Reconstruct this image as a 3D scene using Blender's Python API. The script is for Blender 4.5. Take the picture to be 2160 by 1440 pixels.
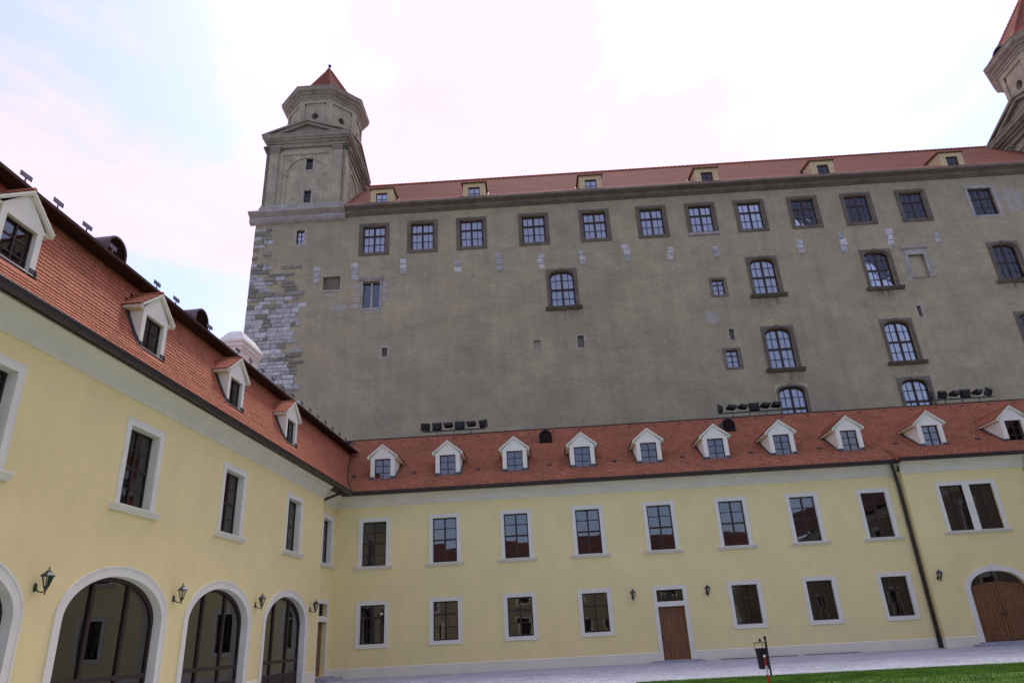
import bpy, math, random
from mathutils import Matrix, Vector
random.seed(7)
R = math.radians
scene = bpy.context.scene
for o in list(bpy.data.objects):
    bpy.data.objects.remove(o, do_unlink=True)

# ------------------------------------------------------------------ camera
PITCH, ROLL, YAW, FPX = R(22.913), R(-3.061), R(-1.857), 1462.4
f_ = Vector((math.sin(YAW)*math.cos(PITCH), math.cos(YAW)*math.cos(PITCH), math.sin(PITCH)))
r0 = Vector((math.cos(YAW), -math.sin(YAW), 0)); u0 = r0.cross(f_)
r_ = math.cos(ROLL)*r0 + math.sin(ROLL)*u0
u_ = -math.sin(ROLL)*r0 + math.cos(ROLL)*u0
cam_d = bpy.data.cameras.new('camera')
cam = bpy.data.objects.new('camera', cam_d)
scene.collection.objects.link(cam)
cam_d.sensor_fit = 'HORIZONTAL'; cam_d.sensor_width = 36.0
cam_d.lens = FPX/2160*36.0
cam_d.clip_end = 3000
m3 = Matrix((r_, u_, -f_)).transposed()
cam.matrix_world = Matrix.Translation((0, 0, 1.6)) @ m3.to_4x4()
scene.camera = cam

# ------------------------------------------------------------------ world / sun / exposure
SUN_AZ, SUN_EL = R(10), R(60)       # azimuth measured from +Y towards +X
world = bpy.data.worlds.new('World'); scene.world = world; world.use_nodes = True
wn = world.node_tree; wn.nodes.clear()
def WN(t, **kw):
    n = wn.nodes.new(t)
    for k, v in kw.items(): setattr(n, k, v)
    return n
w_out = WN('ShaderNodeOutputWorld'); w_bg = WN('ShaderNodeBackground')
w_sky = WN('ShaderNodeTexSky', sky_type='NISHITA')
w_sky.sun_disc = False; w_sky.sun_elevation = SUN_EL; w_sky.sun_rotation = SUN_AZ
w_sky.altitude = 150; w_sky.air_density = 1.0; w_sky.dust_density = 1.5; w_sky.ozone_density = 1.0
w_tc = WN('ShaderNodeTexCoord')
w_map = WN('ShaderNodeMapping'); w_map.inputs['Scale'].default_value = (1.0, 1.0, 1.9)
w_map.inputs['Location'].default_value = (3.393, 8.341, 7.591)
w_n1 = WN('ShaderNodeTexNoise'); w_n1.inputs['Scale'].default_value = 1.9
w_n1.inputs['Detail'].default_value = 8; w_n1.inputs['Roughness'].default_value = .55; w_n1.inputs['Distortion'].default_value = .25
w_r1 = WN('ShaderNodeValToRGB')
w_r1.color_ramp.elements[0].position = .46; w_r1.color_ramp.elements[0].color = (.22, .22, .22, 1)
w_r1.color_ramp.elements[1].position = .63; w_r1.color_ramp.elements[1].color = (1, 1, 1, 1)
w_n2 = WN('ShaderNodeTexNoise'); w_n2.inputs['Scale'].default_value = 3.1
w_n2.inputs['Detail'].default_value = 9; w_n2.inputs['Roughness'].default_value = .6
w_r2 = WN('ShaderNodeValToRGB')
CLOUD_A = (6.0, 4.4, 5.8, 1); CLOUD_B = (6.6, 4.75, 6.2, 1)
w_r2.color_ramp.elements[0].position = .3; w_r2.color_ramp.elements[0].color = CLOUD_A
w_r2.color_ramp.elements[1].position = .7; w_r2.color_ramp.elements[1].color = CLOUD_B
w_gain = WN('ShaderNodeMix', data_type='RGBA', blend_type='MULTIPLY'); w_gain.inputs[0].default_value = 1.0
w_gain.inputs[7].default_value = (1.18, 1.27, 1.5, 1)
w_mix = WN('ShaderNodeMix', data_type='RGBA')
L = wn.links.new
L(w_tc.outputs['Generated'], w_map.inputs['Vector'])
L(w_map.outputs['Vector'], w_n1.inputs['Vector']); L(w_map.outputs['Vector'], w_n2.inputs['Vector'])
w_sx = WN('ShaderNodeSeparateXYZ'); L(w_tc.outputs['Generated'], w_sx.inputs[0])
w_ad = WN('ShaderNodeMath', operation='MULTIPLY_ADD'); w_ad.inputs[1].default_value = .14      # cloud thins out away from the sun
L(w_sx.outputs['Y'], w_ad.inputs[0]); L(w_n1.outputs['Fac'], w_ad.inputs[2])
L(w_ad.outputs[0], w_r1.inputs['Fac']); L(w_n2.outputs['Fac'], w_r2.inputs['Fac'])
L(w_sky.outputs['Color'], w_gain.inputs[6])
L(w_r1.outputs['Color'], w_mix.inputs[0]); L(w_gain.outputs[2], w_mix.inputs[6]); L(w_r2.outputs['Color'], w_mix.inputs[7])
L(w_mix.outputs[2], w_bg.inputs['Color']); w_bg.inputs['Strength'].default_value = 0.10
L(w_bg.outputs['Background'], w_out.inputs['Surface'])

sun_d = bpy.data.lights.new('sun', 'SUN'); sun_d.energy = 1.2; sun_d.angle = R(14); sun_d.color = (1.0, .96, .9)
sun = bpy.data.objects.new('sun', sun_d); scene.collection.objects.link(sun)
sdir = Vector((math.sin(SUN_AZ)*math.cos(SUN_EL), math.cos(SUN_AZ)*math.cos(SUN_EL), math.sin(SUN_EL)))
sun.rotation_euler = sdir.to_track_quat('Z', 'Y').to_euler(); sun.location = (10, 30, 90)

vs = scene.view_settings
vs.view_transform = 'Standard'; vs.look = 'None'; vs.exposure = 1.04; vs.gamma = 1.0; vs.use_curve_mapping = False

# ------------------------------------------------------------------ materials
MATS = {}
def mat(name, col, rough=.8, spec=.3, metal=0, var=.12, scale=3.0, bump=.0, bscale=60.0, col2=None, streak=0, island=0, extra=None):
    """procedural plaster / stone / metal: base colour broken up by noise, fine bump"""
    if name in MATS: return MATS[name]
    m = bpy.data.materials.new(name); m.use_nodes = True; nt = m.node_tree
    b = nt.nodes['Principled BSDF']
    b.inputs['Roughness'].default_value = rough; b.inputs['Metallic'].default_value = metal
    b.inputs['Specular IOR Level'].default_value = spec
    N = nt.nodes.new; K = nt.links.new
    geo = N('ShaderNodeNewGeometry')
    n1 = N('ShaderNodeTexNoise'); n1.inputs['Scale'].default_value = scale; n1.inputs['Detail'].default_value = 6; n1.inputs['Roughness'].default_value = .6
    mp = N('ShaderNodeMapping'); K(geo.outputs['Position'], mp.inputs['Vector'])
    if streak: mp.inputs['Scale'].default_value = streak
    K(mp.outputs['Vector'], n1.inputs['Vector'])
    rp = N('ShaderNodeValToRGB'); rp.color_ramp.elements[0].position = .3; rp.color_ramp.elements[1].position = .7
    c = col; d = col2 if col2 else tuple(x*(1-2*var) for x in col)
    if not col2: c = tuple(min(1, x*(1+var*.4)) for x in col)
    rp.color_ramp.elements[0].color = (*d, 1); rp.color_ramp.elements[1].color = (*c, 1)
    K(n1.outputs['Fac'], rp.inputs['Fac'])
    out = rp.outputs['Color']
    if island:
        oi = N('ShaderNodeObjectInfo'); ad = N('ShaderNodeMath'); ad.operation = 'ADD'
        K(geo.outputs['Random Per Island'], ad.inputs[0]); K(oi.outputs['Random'], ad.inputs[1])
        fr = N('ShaderNodeMath'); fr.operation = 'FRACT'; K(ad.outputs[0], fr.inputs[0])
        mr = N('ShaderNodeMapRange'); mr.inputs['To Min'].default_value = 1-island; mr.inputs['To Max'].default_value = 1+island*.55
        K(fr.outputs[0], mr.inputs['Value'])
        mx = N('ShaderNodeMix'); mx.data_type = 'RGBA'; mx.blend_type = 'MULTIPLY'; mx.inputs[0].default_value = 1
        K(out, mx.inputs[6]); K(mr.outputs[0], mx.inputs[7]); out = mx.outputs[2]
    if extra: out = extra(nt, geo, out)
    K(out, b.inputs['Base Color'])
    if bump:
        n2 = N('ShaderNodeTexNoise'); n2.inputs['Scale'].default_value = bscale; n2.inputs['Detail'].default_value = 5
        K(geo.outputs['Position'], n2.inputs['Vector'])
        bp = N('ShaderNodeBump'); bp.inputs['Strength'].default_value = bump; bp.inputs['Distance'].default_value = .02
        K(n2.outputs['Fac'], bp.inputs['Height']); K(bp.outputs['Normal'], b.inputs['Normal'])
    MATS[name] = m
    return m

def castle_extra(nt, geo, out):
    """weathering of the old lime plaster: faint horizontal working joints, broad patches, grey stains, pale specks"""
    N = nt.nodes.new; K = nt.links.new
    def noise(sc, detail, vec_scale):
        mp = N('ShaderNodeMapping'); mp.inputs['Scale'].default_value = vec_scale
        K(geo.outputs['Position'], mp.inputs['Vector'])
        n = N('ShaderNodeTexNoise'); n.inputs['Scale'].default_value = sc; n.inputs['Detail'].default_value = detail; n.inputs['Roughness'].default_value = .65
        K(mp.outputs['Vector'], n.inputs['Vector']); return n.outputs['Fac']
    def ramp(v, a, b, c0, c1):
        r = N('ShaderNodeValToRGB'); r.color_ramp.elements[0].position = a; r.color_ramp.elements[1].position = b
        r.color_ramp.elements[0].color = (*c0, 1); r.color_ramp.elements[1].color = (*c1, 1); K(v, r.inputs['Fac']); return r.outputs['Color']
    def mul(a, b_, blend='MULTIPLY', fac=1):
        m = N('ShaderNodeMix'); m.data_type = 'RGBA'; m.blend_type = blend; m.inputs[0].default_value = fac
        K(a, m.inputs[6]); K(b_, m.inputs[7]); return m.outputs[2]
    out = mul(out, ramp(noise(.13, 5, (1, 1, 1.3)), .35, .68, (.92, .94, .97), (1.05, 1.03, 1.0)))
    out = mul(out, ramp(noise(.55, 7, (1, 1, 1.6)), .38, .64, (.90, .905, .92), (1.08, 1.065, 1.03)))
    out = mul(out, ramp(noise(.9, 6, (2.2, 2.2, .12)), .35, .66, (.93, .93, .935), (1.05, 1.05, 1.045)))
    out = mul(out, ramp(noise(5.5, 6, (.35, .35, 2.6)), .3, .72, (.84, .84, .84), (1.13, 1.125, 1.11)))
    out = mul(out, ramp(noise(9, 6, (1, 1, 1.5)), .28, .72, (.80, .80, .80), (1.17, 1.17, 1.17)))
    # working joints every ~1.95 m
    sep = N('ShaderNodeSeparateXYZ'); K(geo.outputs['Position'], sep.inputs[0])
    wob = N('ShaderNodeMath'); wob.operation = 'MULTIPLY_ADD'; wob.inputs[1].default_value = .35
    K(noise(.5, 3, (1, 1, 0)), wob.inputs[0]); K(sep.outputs['Z'], wob.inputs[2])
    md = N('ShaderNodeMath'); md.operation = 'MODULO'; md.inputs[1].default_value = 1.95; K(wob.outputs[0], md.inputs[0])
    ln = N('ShaderNodeMapRange'); ln.inputs['From Min'].default_value = .0; ln.inputs['From Max'].default_value = .09
    ln.inputs['To Min'].default_value = 1; ln.inputs['To Max'].default_value = 0; K(md.outputs[0], ln.inputs['Value'])
    br = N('ShaderNodeMath'); br.operation = 'MULTIPLY'; K(ln.outputs[0], br.inputs[0])
    r2 = ramp(noise(.45, 4, (1, 1, .4)), .5, .72, (0, 0, 0), (.55, .55, .55)); K(r2, br.inputs[1])
    m = N('ShaderNodeMix'); m.data_type = 'RGBA'; K(br.outputs[0], m.inputs[0]); K(out, m.inputs[6]); m.inputs[7].default_value = (.36, .31, .225, 1)
    return m.outputs[2]

def wall_extra(nt, geo, out):
    """faint rain streaks and large uneven drying patches in the limewash"""
    N = nt.nodes.new; K = nt.links.new
    for sc, vs_, lo, hi in ((1.0, (2.6, 2.6, .16), .978, 1.012), (.35, (1, 1, 1), .965, 1.02), (26, (1, 1, 1), .97, 1.02)):
        mp = N('ShaderNodeMapping'); mp.inputs['Scale'].default_value = vs_; K(geo.outputs['Position'], mp.inputs['Vector'])
        n = N('ShaderNodeTexNoise'); n.inputs['Scale'].default_value = sc; n.inputs['Detail'].default_value = 6; n.inputs['Roughness'].default_value = .65; K(mp.outputs['Vector'], n.inputs['Vector'])
        r = N('ShaderNodeMapRange'); r.inputs['From Min'].default_value = .3; r.inputs['From Max'].default_value = .7; r.inputs['To Min'].default_value = lo; r.inputs['To Max'].default_value = hi; K(n.outputs['Fac'], r.inputs['Value'])
        m = N('ShaderNodeMix'); m.data_type = 'RGBA'; m.blend_type = 'MULTIPLY'; m.inputs[0].default_value = 1; K(out, m.inputs[6]); K(r.outputs[0], m.inputs[7]); out = m.outputs[2]
    return out
M_YEL = mat('yellow_plaster', (.91, .78, .365), .9, .15, var=.03, scale=.8, bump=.2, bscale=45, extra=wall_extra)
M_TRIM = mat('white_trim', (.82, .815, .655), .85, .2, var=.04, scale=2.5, bump=.06)
M_CORN = mat('pale_cornice', (.81, .785, .60), .85, .2, var=.05, scale=1.2, bump=.05)
M_PLINTH = mat('pale_plinth', (.83, .80, .60), .9, .2, var=.05, scale=1.0, bump=.1)
M_CAST = mat('castle_plaster', (.362, .324, .21), .95, .1, var=.07, scale=.45, bump=.5, bscale=9, extra=castle_extra)
M_TOWER = mat('tower_plaster', (.42, .39, .268), .95, .1, var=.16, scale=1.3, bump=.5, bscale=9, streak=(1, 1, .6), extra=castle_extra)
M_STONE_D = mat('brown_sandstone', (.145, .128, .094), .9, .2, var=.18, scale=2, bump=.3, bscale=18)
M_STONE_M = mat('grey_sandstone', (.185, .165, .125), .9, .2, var=.18, scale=1.4, bump=.3, bscale=16)
M_STONE_T = mat('tower_moulding_stone', (.30, .278, .205), .9, .2, var=.18, scale=1.4, bump=.3, bscale=16)
M_STONE_L = mat('pale_sandstone', (.37, .36, .31), .9, .2, var=.16, scale=1.5, bump=.3, bscale=16)
M_ASH = mat('white_ashlar', (.52, .52, .485), .9, .2, var=.22, scale=3, bump=.8, bscale=7, island=.3)
M_ASH_G = mat('grey_ashlar', (.27, .255, .195), .9, .2, var=.2, scale=3, bump=.7, bscale=7, island=.25)
M_PATCH = mat('pale_plaster_patch', (.37, .355, .285), .95, .1, var=.14, scale=3, bump=.4, bscale=10)
M_TILE = mat('red_tile', (.45, .172, .098), .85, .1, var=.08, scale=1.2, island=.14, bump=.1, bscale=30)
M_TILE_B = mat('red_brown_tile', (.40, .165, .086), .88, .1, var=.10, scale=.9, island=.20, bump=.1, bscale=30)
M_UNDER = mat('roof_battens', (.07, .03, .024), .9, .1, var=.2)
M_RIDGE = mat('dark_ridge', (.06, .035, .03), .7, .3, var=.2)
M_SOFFIT = mat('dark_soffit_boards', (.060, .030, .024), .85, .2, var=.3, scale=2, streak=(3, .15, 3))
M_GUT = mat('dark_copper', (.072, .060, .056), .38, .5, metal=.55, var=.15, scale=2)
M_LEAD = mat('lead_flashing', (.10, .09, .095), .55, .4, metal=.3, var=.15, scale=4)
M_VENT = mat('brown_sheet_metal', (.085, .055, .055), .45, .5, metal=.4, var=.15)
M_WOODF = mat('dark_window_wood', (.040, .020, .014), .45, .4, var=.2, scale=6)
M_CWOOD = mat('castle_window_wood', (.045, .027, .020), .6, .3, var=.2, scale=6)
M_DOOR = mat('oak_door', (.25, .115, .044), .5, .35, var=.3, scale=5, streak=(4, 4, .25))
M_BLACK = mat('black_metal', (.016, .016, .018), .5, .4, var=.1)
M_LANT = mat('green_black_metal', (.045, .078, .072), .45, .5, metal=.3, var=.25, scale=20)
M_DARK = mat('dark_room', (.15, .14, .138), .95, .1, var=.2)
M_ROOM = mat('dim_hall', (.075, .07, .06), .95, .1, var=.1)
M_CURT = mat('white_net_curtain', (.64, .68, .74), .95, .1, var=.1, scale=2.2, streak=(5, 5, .12))
M_CYEL = mat('ochre_dormer', (.58, .47, .26), .9, .15, var=.1, scale=1.6)
M_CHIM = mat('white_chimney', (.70, .71, .62), .9, .15, var=.05)
M_RED = mat('red_paint', (.55, .03, .03), .5, .4, var=.05)
M_WHITE = mat('white_paint', (.8, .8, .8), .5, .4, var=.03)
M_STEP = mat('granite_step', (.42, .43, .46), .85, .2, var=.15, scale=14)
M_GUARD = mat('grey_sheet_plate', (.14, .14, .17), .6, .4, metal=.4, var=.1)
M_NICHE = mat('bricked_up_fill', (.42, .36, .24), .95, .1, var=.1, scale=2)

def castle_tiles():
    m = bpy.data.materials.new('old_red_tile'); m.use_nodes = True; nt = m.node_tree; b = nt.nodes['Principled BSDF']
    N = nt.nodes.new; K = nt.links.new
    tc = N('ShaderNodeTexCoord')
    mp = N('ShaderNodeMapping'); mp.inputs['Scale'].default_value = (1, 1, 1); K(tc.outputs['UV'], mp.inputs['Vector'])
    br = N('ShaderNodeTexBrick'); br.inputs['Scale'].default_value = 1; br.inputs['Brick Width'].default_value = .2; br.inputs['Row Height'].default_value = .17
    br.inputs['Mortar Size'].default_value = .018; br.inputs['Color1'].default_value = (.255, .094, .06, 1); br.inputs['Color2'].default_value = (.21, .075, .052, 1)
    br.inputs['Mortar'].default_value = (.12, .04, .032, 1); K(mp.outputs['Vector'], br.inputs['Vector'])
    n = N('ShaderNodeTexNoise'); n.inputs['Scale'].default_value = .5; n.inputs['Detail'].default_value = 6
    mp2 = N('ShaderNodeMapping'); mp2.inputs['Scale'].default_value = (.5, 3.0, 1); K(tc.outputs['UV'], mp2.inputs['Vector']); K(mp2.outputs['Vector'], n.inputs['Vector'])
    rp = N('ShaderNodeValToRGB'); rp.color_ramp.elements[0].position = .32; rp.color_ramp.elements[1].position = .7
    rp.color_ramp.elements[0].color = (.72, .70, .70, 1); rp.color_ramp.elements[1].color = (1.1, 1.1, 1.1, 1); K(n.outputs['Fac'], rp.inputs['Fac'])
    mx = N('ShaderNodeMix'); mx.data_type = 'RGBA'; mx.blend_type = 'MULTIPLY'; mx.inputs[0].default_value = 1
    K(br.outputs['Color'], mx.inputs[6]); K(rp.outputs['Color'], mx.inputs[7]); K(mx.outputs[2], b.inputs['Base Color'])
    b.inputs['Roughness'].default_value = .9; b.inputs['Specular IOR Level'].default_value = .05
    bp = N('ShaderNodeBump'); bp.inputs['Strength'].default_value = .6; bp.inputs['Distance'].default_value = .03
    K(br.outputs['Fac'], bp.inputs['Height']); bp.invert = True; K(bp.outputs['Normal'], b.inputs['Normal'])
    return m
M_CTILE = castle_tiles()

def glass(name, tint, wob=.0, refl=1.0, gain=1.05):
    m = bpy.data.materials.new(name); m.use_nodes = True; nt = m.node_tree; nt.nodes.clear()
    N = nt.nodes.new; K = nt.links.new
    o = N('ShaderNodeOutputMaterial'); mx = N('ShaderNodeMixShader'); t = N('ShaderNodeBsdfTransparent'); g = N('ShaderNodeBsdfGlossy')
    t.inputs['Color'].default_value = (*tint, 1); g.inputs['Roughness'].default_value = .015; g.inputs['Color'].default_value = (refl, refl, refl, 1)
    fr = N('ShaderNodeFresnel'); fr.inputs['IOR'].default_value = 1.65
    ad = N('ShaderNodeMath'); ad.operation = 'MULTIPLY_ADD'; ad.inputs[1].default_value = gain; ad.inputs[2].default_value = .0; ad.use_clamp = True
    K(fr.outputs[0], ad.inputs[0])
    geo = N('ShaderNodeNewGeometry'); n = N('ShaderNodeTexNoise'); n.inputs['Scale'].default_value = 1.6; n.inputs['Detail'].default_value = 1
    K(geo.outputs['Position'], n.inputs['Vector'])
    bp = N('ShaderNodeBump'); bp.inputs['Strength'].default_value = wob; bp.inputs['Distance'].default_value = .03
    K(n.outputs['Fac'], bp.inputs['Height']); K(bp.outputs['Normal'], g.inputs['Normal'])
    K(ad.outputs[0], mx.inputs[0]); K(t.outputs[0], mx.inputs[1]); K(g.outputs[0], mx.inputs[2]); K(mx.outputs[0], o.inputs['Surface'])
    return m
M_GLASS = glass('window_glass', (.60, .61, .62), .035, gain=1.35)
M_GLASS_C = glass('old_castle_glass', (.92, .93, .95), .03)
M_GLASS_A = glass('hall_glass', (.62, .64, .62), .02, gain=1.5)
M_LGLASS = glass('lantern_glass', (.8, .85, .85), .0)

def cobbles():
    m = bpy.data.materials.new('granite_setts'); m.use_nodes = True; nt = m.node_tree; b = nt.nodes['Principled BSDF']
    N = nt.nodes.new; K = nt.links.new
    geo = N('ShaderNodeNewGeometry')
    v = N('ShaderNodeTexVoronoi'); v.inputs['Scale'].default_value = 8.5; v.feature = 'F1'; v.inputs['Randomness'].default_value = .45
    K(geo.outputs['Position'], v.inputs['Vector'])
    e = N('ShaderNodeTexVoronoi'); e.inputs['Scale'].default_value = 8.5; e.feature = 'DISTANCE_TO_EDGE'; e.inputs['Randomness'].default_value = .45
    K(geo.outputs['Position'], e.inputs['Vector'])
    sx = N('ShaderNodeSeparateXYZ'); K(v.outputs['Color'], sx.inputs[0])
    rp = N('ShaderNodeValToRGB'); rp.color_ramp.elements[0].color = (.33, .355, .37, 1); rp.color_ramp.elements[1].color = (.56, .595, .62, 1); K(sx.outputs[0], rp.inputs['Fac'])
    ed = N('ShaderNodeMapRange'); ed.inputs['From Max'].default_value = .10; ed.inputs['To Min'].default_value = .55; ed.inputs['To Max'].default_value = 1; K(e.outputs['Distance'], ed.inputs['Value'])
    n = N('ShaderNodeTexNoise'); n.inputs['Scale'].default_value = .6; n.inputs['Detail'].default_value = 5; K(geo.outputs['Position'], n.inputs['Vector'])
    nr = N('ShaderNodeMapRange'); nr.inputs['From Min'].default_value = .3; nr.inputs['From Max'].default_value = .7; nr.inputs['To Min'].default_value = .82; nr.inputs['To Max'].default_value = 1.1; K(n.outputs['Fac'], nr.inputs['Value'])
    mm = N('ShaderNodeMath'); mm.operation = 'MULTIPLY'; K(ed.outputs[0], mm.inputs[0]); K(nr.outputs[0], mm.inputs[1])
    mx = N('ShaderNodeMix'); mx.data_type = 'RGBA'; mx.blend_type = 'MULTIPLY'; mx.inputs[0].default_value = 1
    K(rp.outputs['Color'], mx.inputs[6]); K(mm.outputs[0], mx.inputs[7]); K(mx.outputs[2], b.inputs['Base Color'])
    bp = N('ShaderNodeBump'); bp.inputs['Strength'].default_value = .6; bp.inputs['Distance'].default_value = .02; K(ed.outputs[0], bp.inputs['Height']); K(bp.outputs['Normal'], b.inputs['Normal'])
    b.inputs['Roughness'].default_value = .8
    return m
M_COB = cobbles()
M_SOIL = mat('turf_soil', (.09, .17, .03), .95, .1, var=.25, scale=1.5)
M_GRASS = mat('grass_blade', (.20, .40, .05), .7, .25, var=.3, scale=1.2, island=.35)

# ------------------------------------------------------------------ helpers
COL = scene.collection
def link(name, data, parent=None, loc=None, scale=None, rot=None):
    o = bpy.data.objects.new(name, data); COL.objects.link(o)
    if parent: o.parent = parent
    if loc: o.location = loc
    if scale: o.scale = scale
    if rot: o.rotation_euler = rot
    return o
def tag(o, label, cat=None, group=None, kind=None):
    if label: o['label'] = label
    if cat: o['category'] = cat
    if group: o['group'] = group
    if kind: o['kind'] = kind
    return o
class MB:
    def __init__(s): s.v = []; s.f = []; s.uv = None
    def add(s, vs, fs):
        n = len(s.v); s.v += [tuple(p) for p in vs]; s.f += [tuple(i+n for i in q) for q in fs]; return s
    def box(s, x0, x1, y0, y1, z0, z1):
        return s.add([(x0,y0,z0),(x1,y0,z0),(x1,y1,z0),(x0,y1,z0),(x0,y0,z1),(x1,y0,z1),(x1,y1,z1),(x0,y1,z1)],
                     [(0,3,2,1),(4,5,6,7),(0,1,5,4),(1,2,6,5),(2,3,7,6),(3,0,4,7)])
    def quad(s, a, b, c, d): return s.add([a,b,c,d], [(0,1,2,3)])
    def prof_x(s, prof, x0, x1, caps=True):
        """closed profile of (y,z), extruded along x"""
        n = len(prof)
        vs = [(x0,y,z) for y, z in prof] + [(x1,y,z) for y, z in prof]
        fs = [(i, (i+1) % n, n+(i+1) % n, n+i) for i in range(n)]
        if caps: fs += [tuple(range(n))[::-1], tuple(range(n, 2*n))]
        return s.add(vs, fs)
    def prism_y(s, poly, y0, y1):
        """closed polygon of (x,z), extruded along y"""
        n = len(poly)
        vs = [(x,y0,z) for x, z in poly] + [(x,y1,z) for x, z in poly]
        fs = [(i, n+i, n+(i+1) % n, (i+1) % n) for i in range(n)] + [tuple(range(n)), tuple(range(n, 2*n))[::-1]]
        return s.add(vs, fs)
    def tube(s, pts, rad, n=8, caps=True):
        pts = [Vector(p) for p in pts]; rings = []
        rs = rad if isinstance(rad, (list, tuple)) else [rad]*len(pts)
        for i, p in enumerate(pts):
            d = (pts[min(i+1, len(pts)-1)] - pts[max(i-1, 0)]).normalized()
            a = d.cross(Vector((0,0,1)) if abs(d.z) < .9 else Vector((1,0,0))).normalized(); b = d.cross(a)
            rings.append([p + rs[i]*(math.cos(t)*a + math.sin(t)*b) for t in [2*math.pi*k/n for k in range(n)]])
        vs = [q for r in rings for q in r]
        fs = [(i*n+k, i*n+(k+1) % n, (i+1)*n+(k+1) % n, (i+1)*n+k) for i in range(len(pts)-1) for k in range(n)]
        if caps: fs += [tuple(range(n)), tuple(range((len(pts)-1)*n, len(pts)*n))[::-1]]
        return s.add(vs, fs)
    def lathe(s, prof, n=12, c=(0,0), cap=True):
        vs = [(c[0]+r*math.cos(2*math.pi*k/n+math.pi/n), c[1]+r*math.sin(2*math.pi*k/n+math.pi/n), z) for r, z in prof for k in range(n)]
        fs = [(i*n+k, i*n+(k+1) % n, (i+1)*n+(k+1) % n, (i+1)*n+k) for i in range(len(prof)-1) for k in range(n)]
        if cap: fs += [tuple(range(n))[::-1], tuple(range((len(prof)-1)*n, len(prof)*n))]
        return s.add(vs, fs)
    def arch_z(s, o, x):
        a = (x-o['c'])/(o['w']/2); a = max(-1, min(1, a)); e = o.get('e', 2.0)
        return o['z1']-o['rise'] + o['rise']*(max(0, 1-abs(a)**e))**(1/e)
    def panel(s, x0, x1, z0, z1, ops, y=0, depth=.2, outer=False, top=True):
        """vertical sheet in the XZ plane with rectangular and arched openings, reveals going inward (+y)"""
        xs = sorted({x0, x1, *[o['c']-o['w']/2 for o in ops], *[o['c']+o['w']/2 for o in ops]})
        zs = sorted({z0, z1, *[min(z1, max(z0, o['z0'])) for o in ops], *[o['z1'] for o in ops]})
        xs = [x for x in xs if x0-1e-6 <= x <= x1+1e-6]; zs = [z for z in zs if z0-1e-6 <= z <= z1+1e-6]
        ii = lambda i, j: i*len(zs)+j
        vs = [(x, y, z) for x in xs for z in zs]; fs = []
        for i in range(len(xs)-1):
            for j in range(len(zs)-1):
                cx = (xs[i]+xs[i+1])/2; cz = (zs[j]+zs[j+1])/2
                if any(abs(cx-o['c']) < o['w']/2 and o['z0'] < cz < o['z1'] for o in ops): continue
                fs.append((ii(i,j), ii(i+1,j), ii(i+1,j+1), ii(i,j+1)))
        s.add(vs, fs)
        for o in ops:
            a, b = o['c']-o['w']/2, o['c']+o['w']/2; d = o.get('depth', depth); zb = max(z0, o['z0'])
            if o.get('rise'):
                n = 20; px = [o['c'] - o['w']/2*math.cos(math.pi*k/n) for k in range(n+1)]
                cur = [(x, s.arch_z(o, x)) for x in px]
                for k in range(n):
                    (xa, za), (xb, zb2) = cur[k], cur[k+1]
                    s.quad((xa,y,za), (xb,y,zb2), (xb,y,o['z1']), (xa,y,o['z1']))
                    s.quad((xa,y,za), (xa,y+d,za), (xb,y+d,zb2), (xb,y,zb2))
                zt = o['z1']-o['rise']
            else:
                zt = o['z1']; s.quad((a,y,zt), (a,y+d,zt), (b,y+d,zt), (b,y,zt))
            s.quad((a,y,zb), (a,y+d,zb), (a,y+d,zt), (a,y,zt)); s.quad((b,y,zb), (b,y,zt), (b,y+d,zt), (b,y+d,zb))
            if not o.get('nosill'): s.quad((a,y,zb), (b,y,zb), (b,y+d,zb), (a,y+d,zb))
        if outer:
            d = outer
            s.quad((x0,y,z0),(x0,y,z1),(x0,y+d,z1),(x0,y+d,z0)); s.quad((x1,y,z0),(x1,y+d,z0),(x1,y+d,z1),(x1,y,z1))
            s.quad((x0,y,z1),(x1,y,z1),(x1,y+d,z1),(x0,y+d,z1)); s.quad((x0,y,z0),(x0,y+d,z0),(x1,y+d,z0),(x1,y,z0))
        return s
    def ring(s, prof, poly, cap_top=False):
        """profile [(out, z)] carried round a closed plan polygon with mitred corners"""
        n = len(poly); P = [Vector(q) for q in poly]; dirs = []
        area = sum(P[i].x*P[(i+1) % n].y-P[(i+1) % n].x*P[i].y for i in range(n)); sg = 1 if area > 0 else -1
        for i in range(n):
            e1 = (P[i]-P[i-1]).normalized(); e2 = (P[(i+1) % n]-P[i]).normalized()
            n1 = Vector((e1.y, -e1.x))*sg; n2 = Vector((e2.y, -e2.x))*sg
            m = (n1+n2); dirs.append(m/(1+n1.dot(n2)))
        vs = [(*(P[i]+dirs[i]*o), z) for o, z in prof for i in range(n)]
        fs = [(j*n+i, j*n+(i+1) % n, (j+1)*n+(i+1) % n, (j+1)*n+i) for j in range(len(prof)-1) for i in range(n)]
        if cap_top: fs.append(tuple(range((len(prof)-1)*n, len(prof)*n)))
        return s.add(vs, fs)
    def xf(s, M):
        s.v = [tuple(M @ Vector(p)) for p in s.v]; return s
    def mesh(s, name, m, smooth=False, fix=True):
        me = bpy.data.meshes.new(name); me.from_pydata(s.v, [], s.f)
        if m: me.materials.append(m)
        if fix:
            import bmesh
            b = bmesh.new(); b.from_mesh(me); bmesh.ops.recalc_face_normals(b, faces=b.faces); b.to_mesh(me); b.free()
        if smooth: me.polygons.foreach_set('use_smooth', [True]*len(me.polygons))
        me.update(); return me
    def build(s, name, m, parent=None, smooth=False, loc=None, rot=None, fix=True):
        return link(name, s.mesh(name, m, smooth, fix), parent, loc, None, rot)

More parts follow.
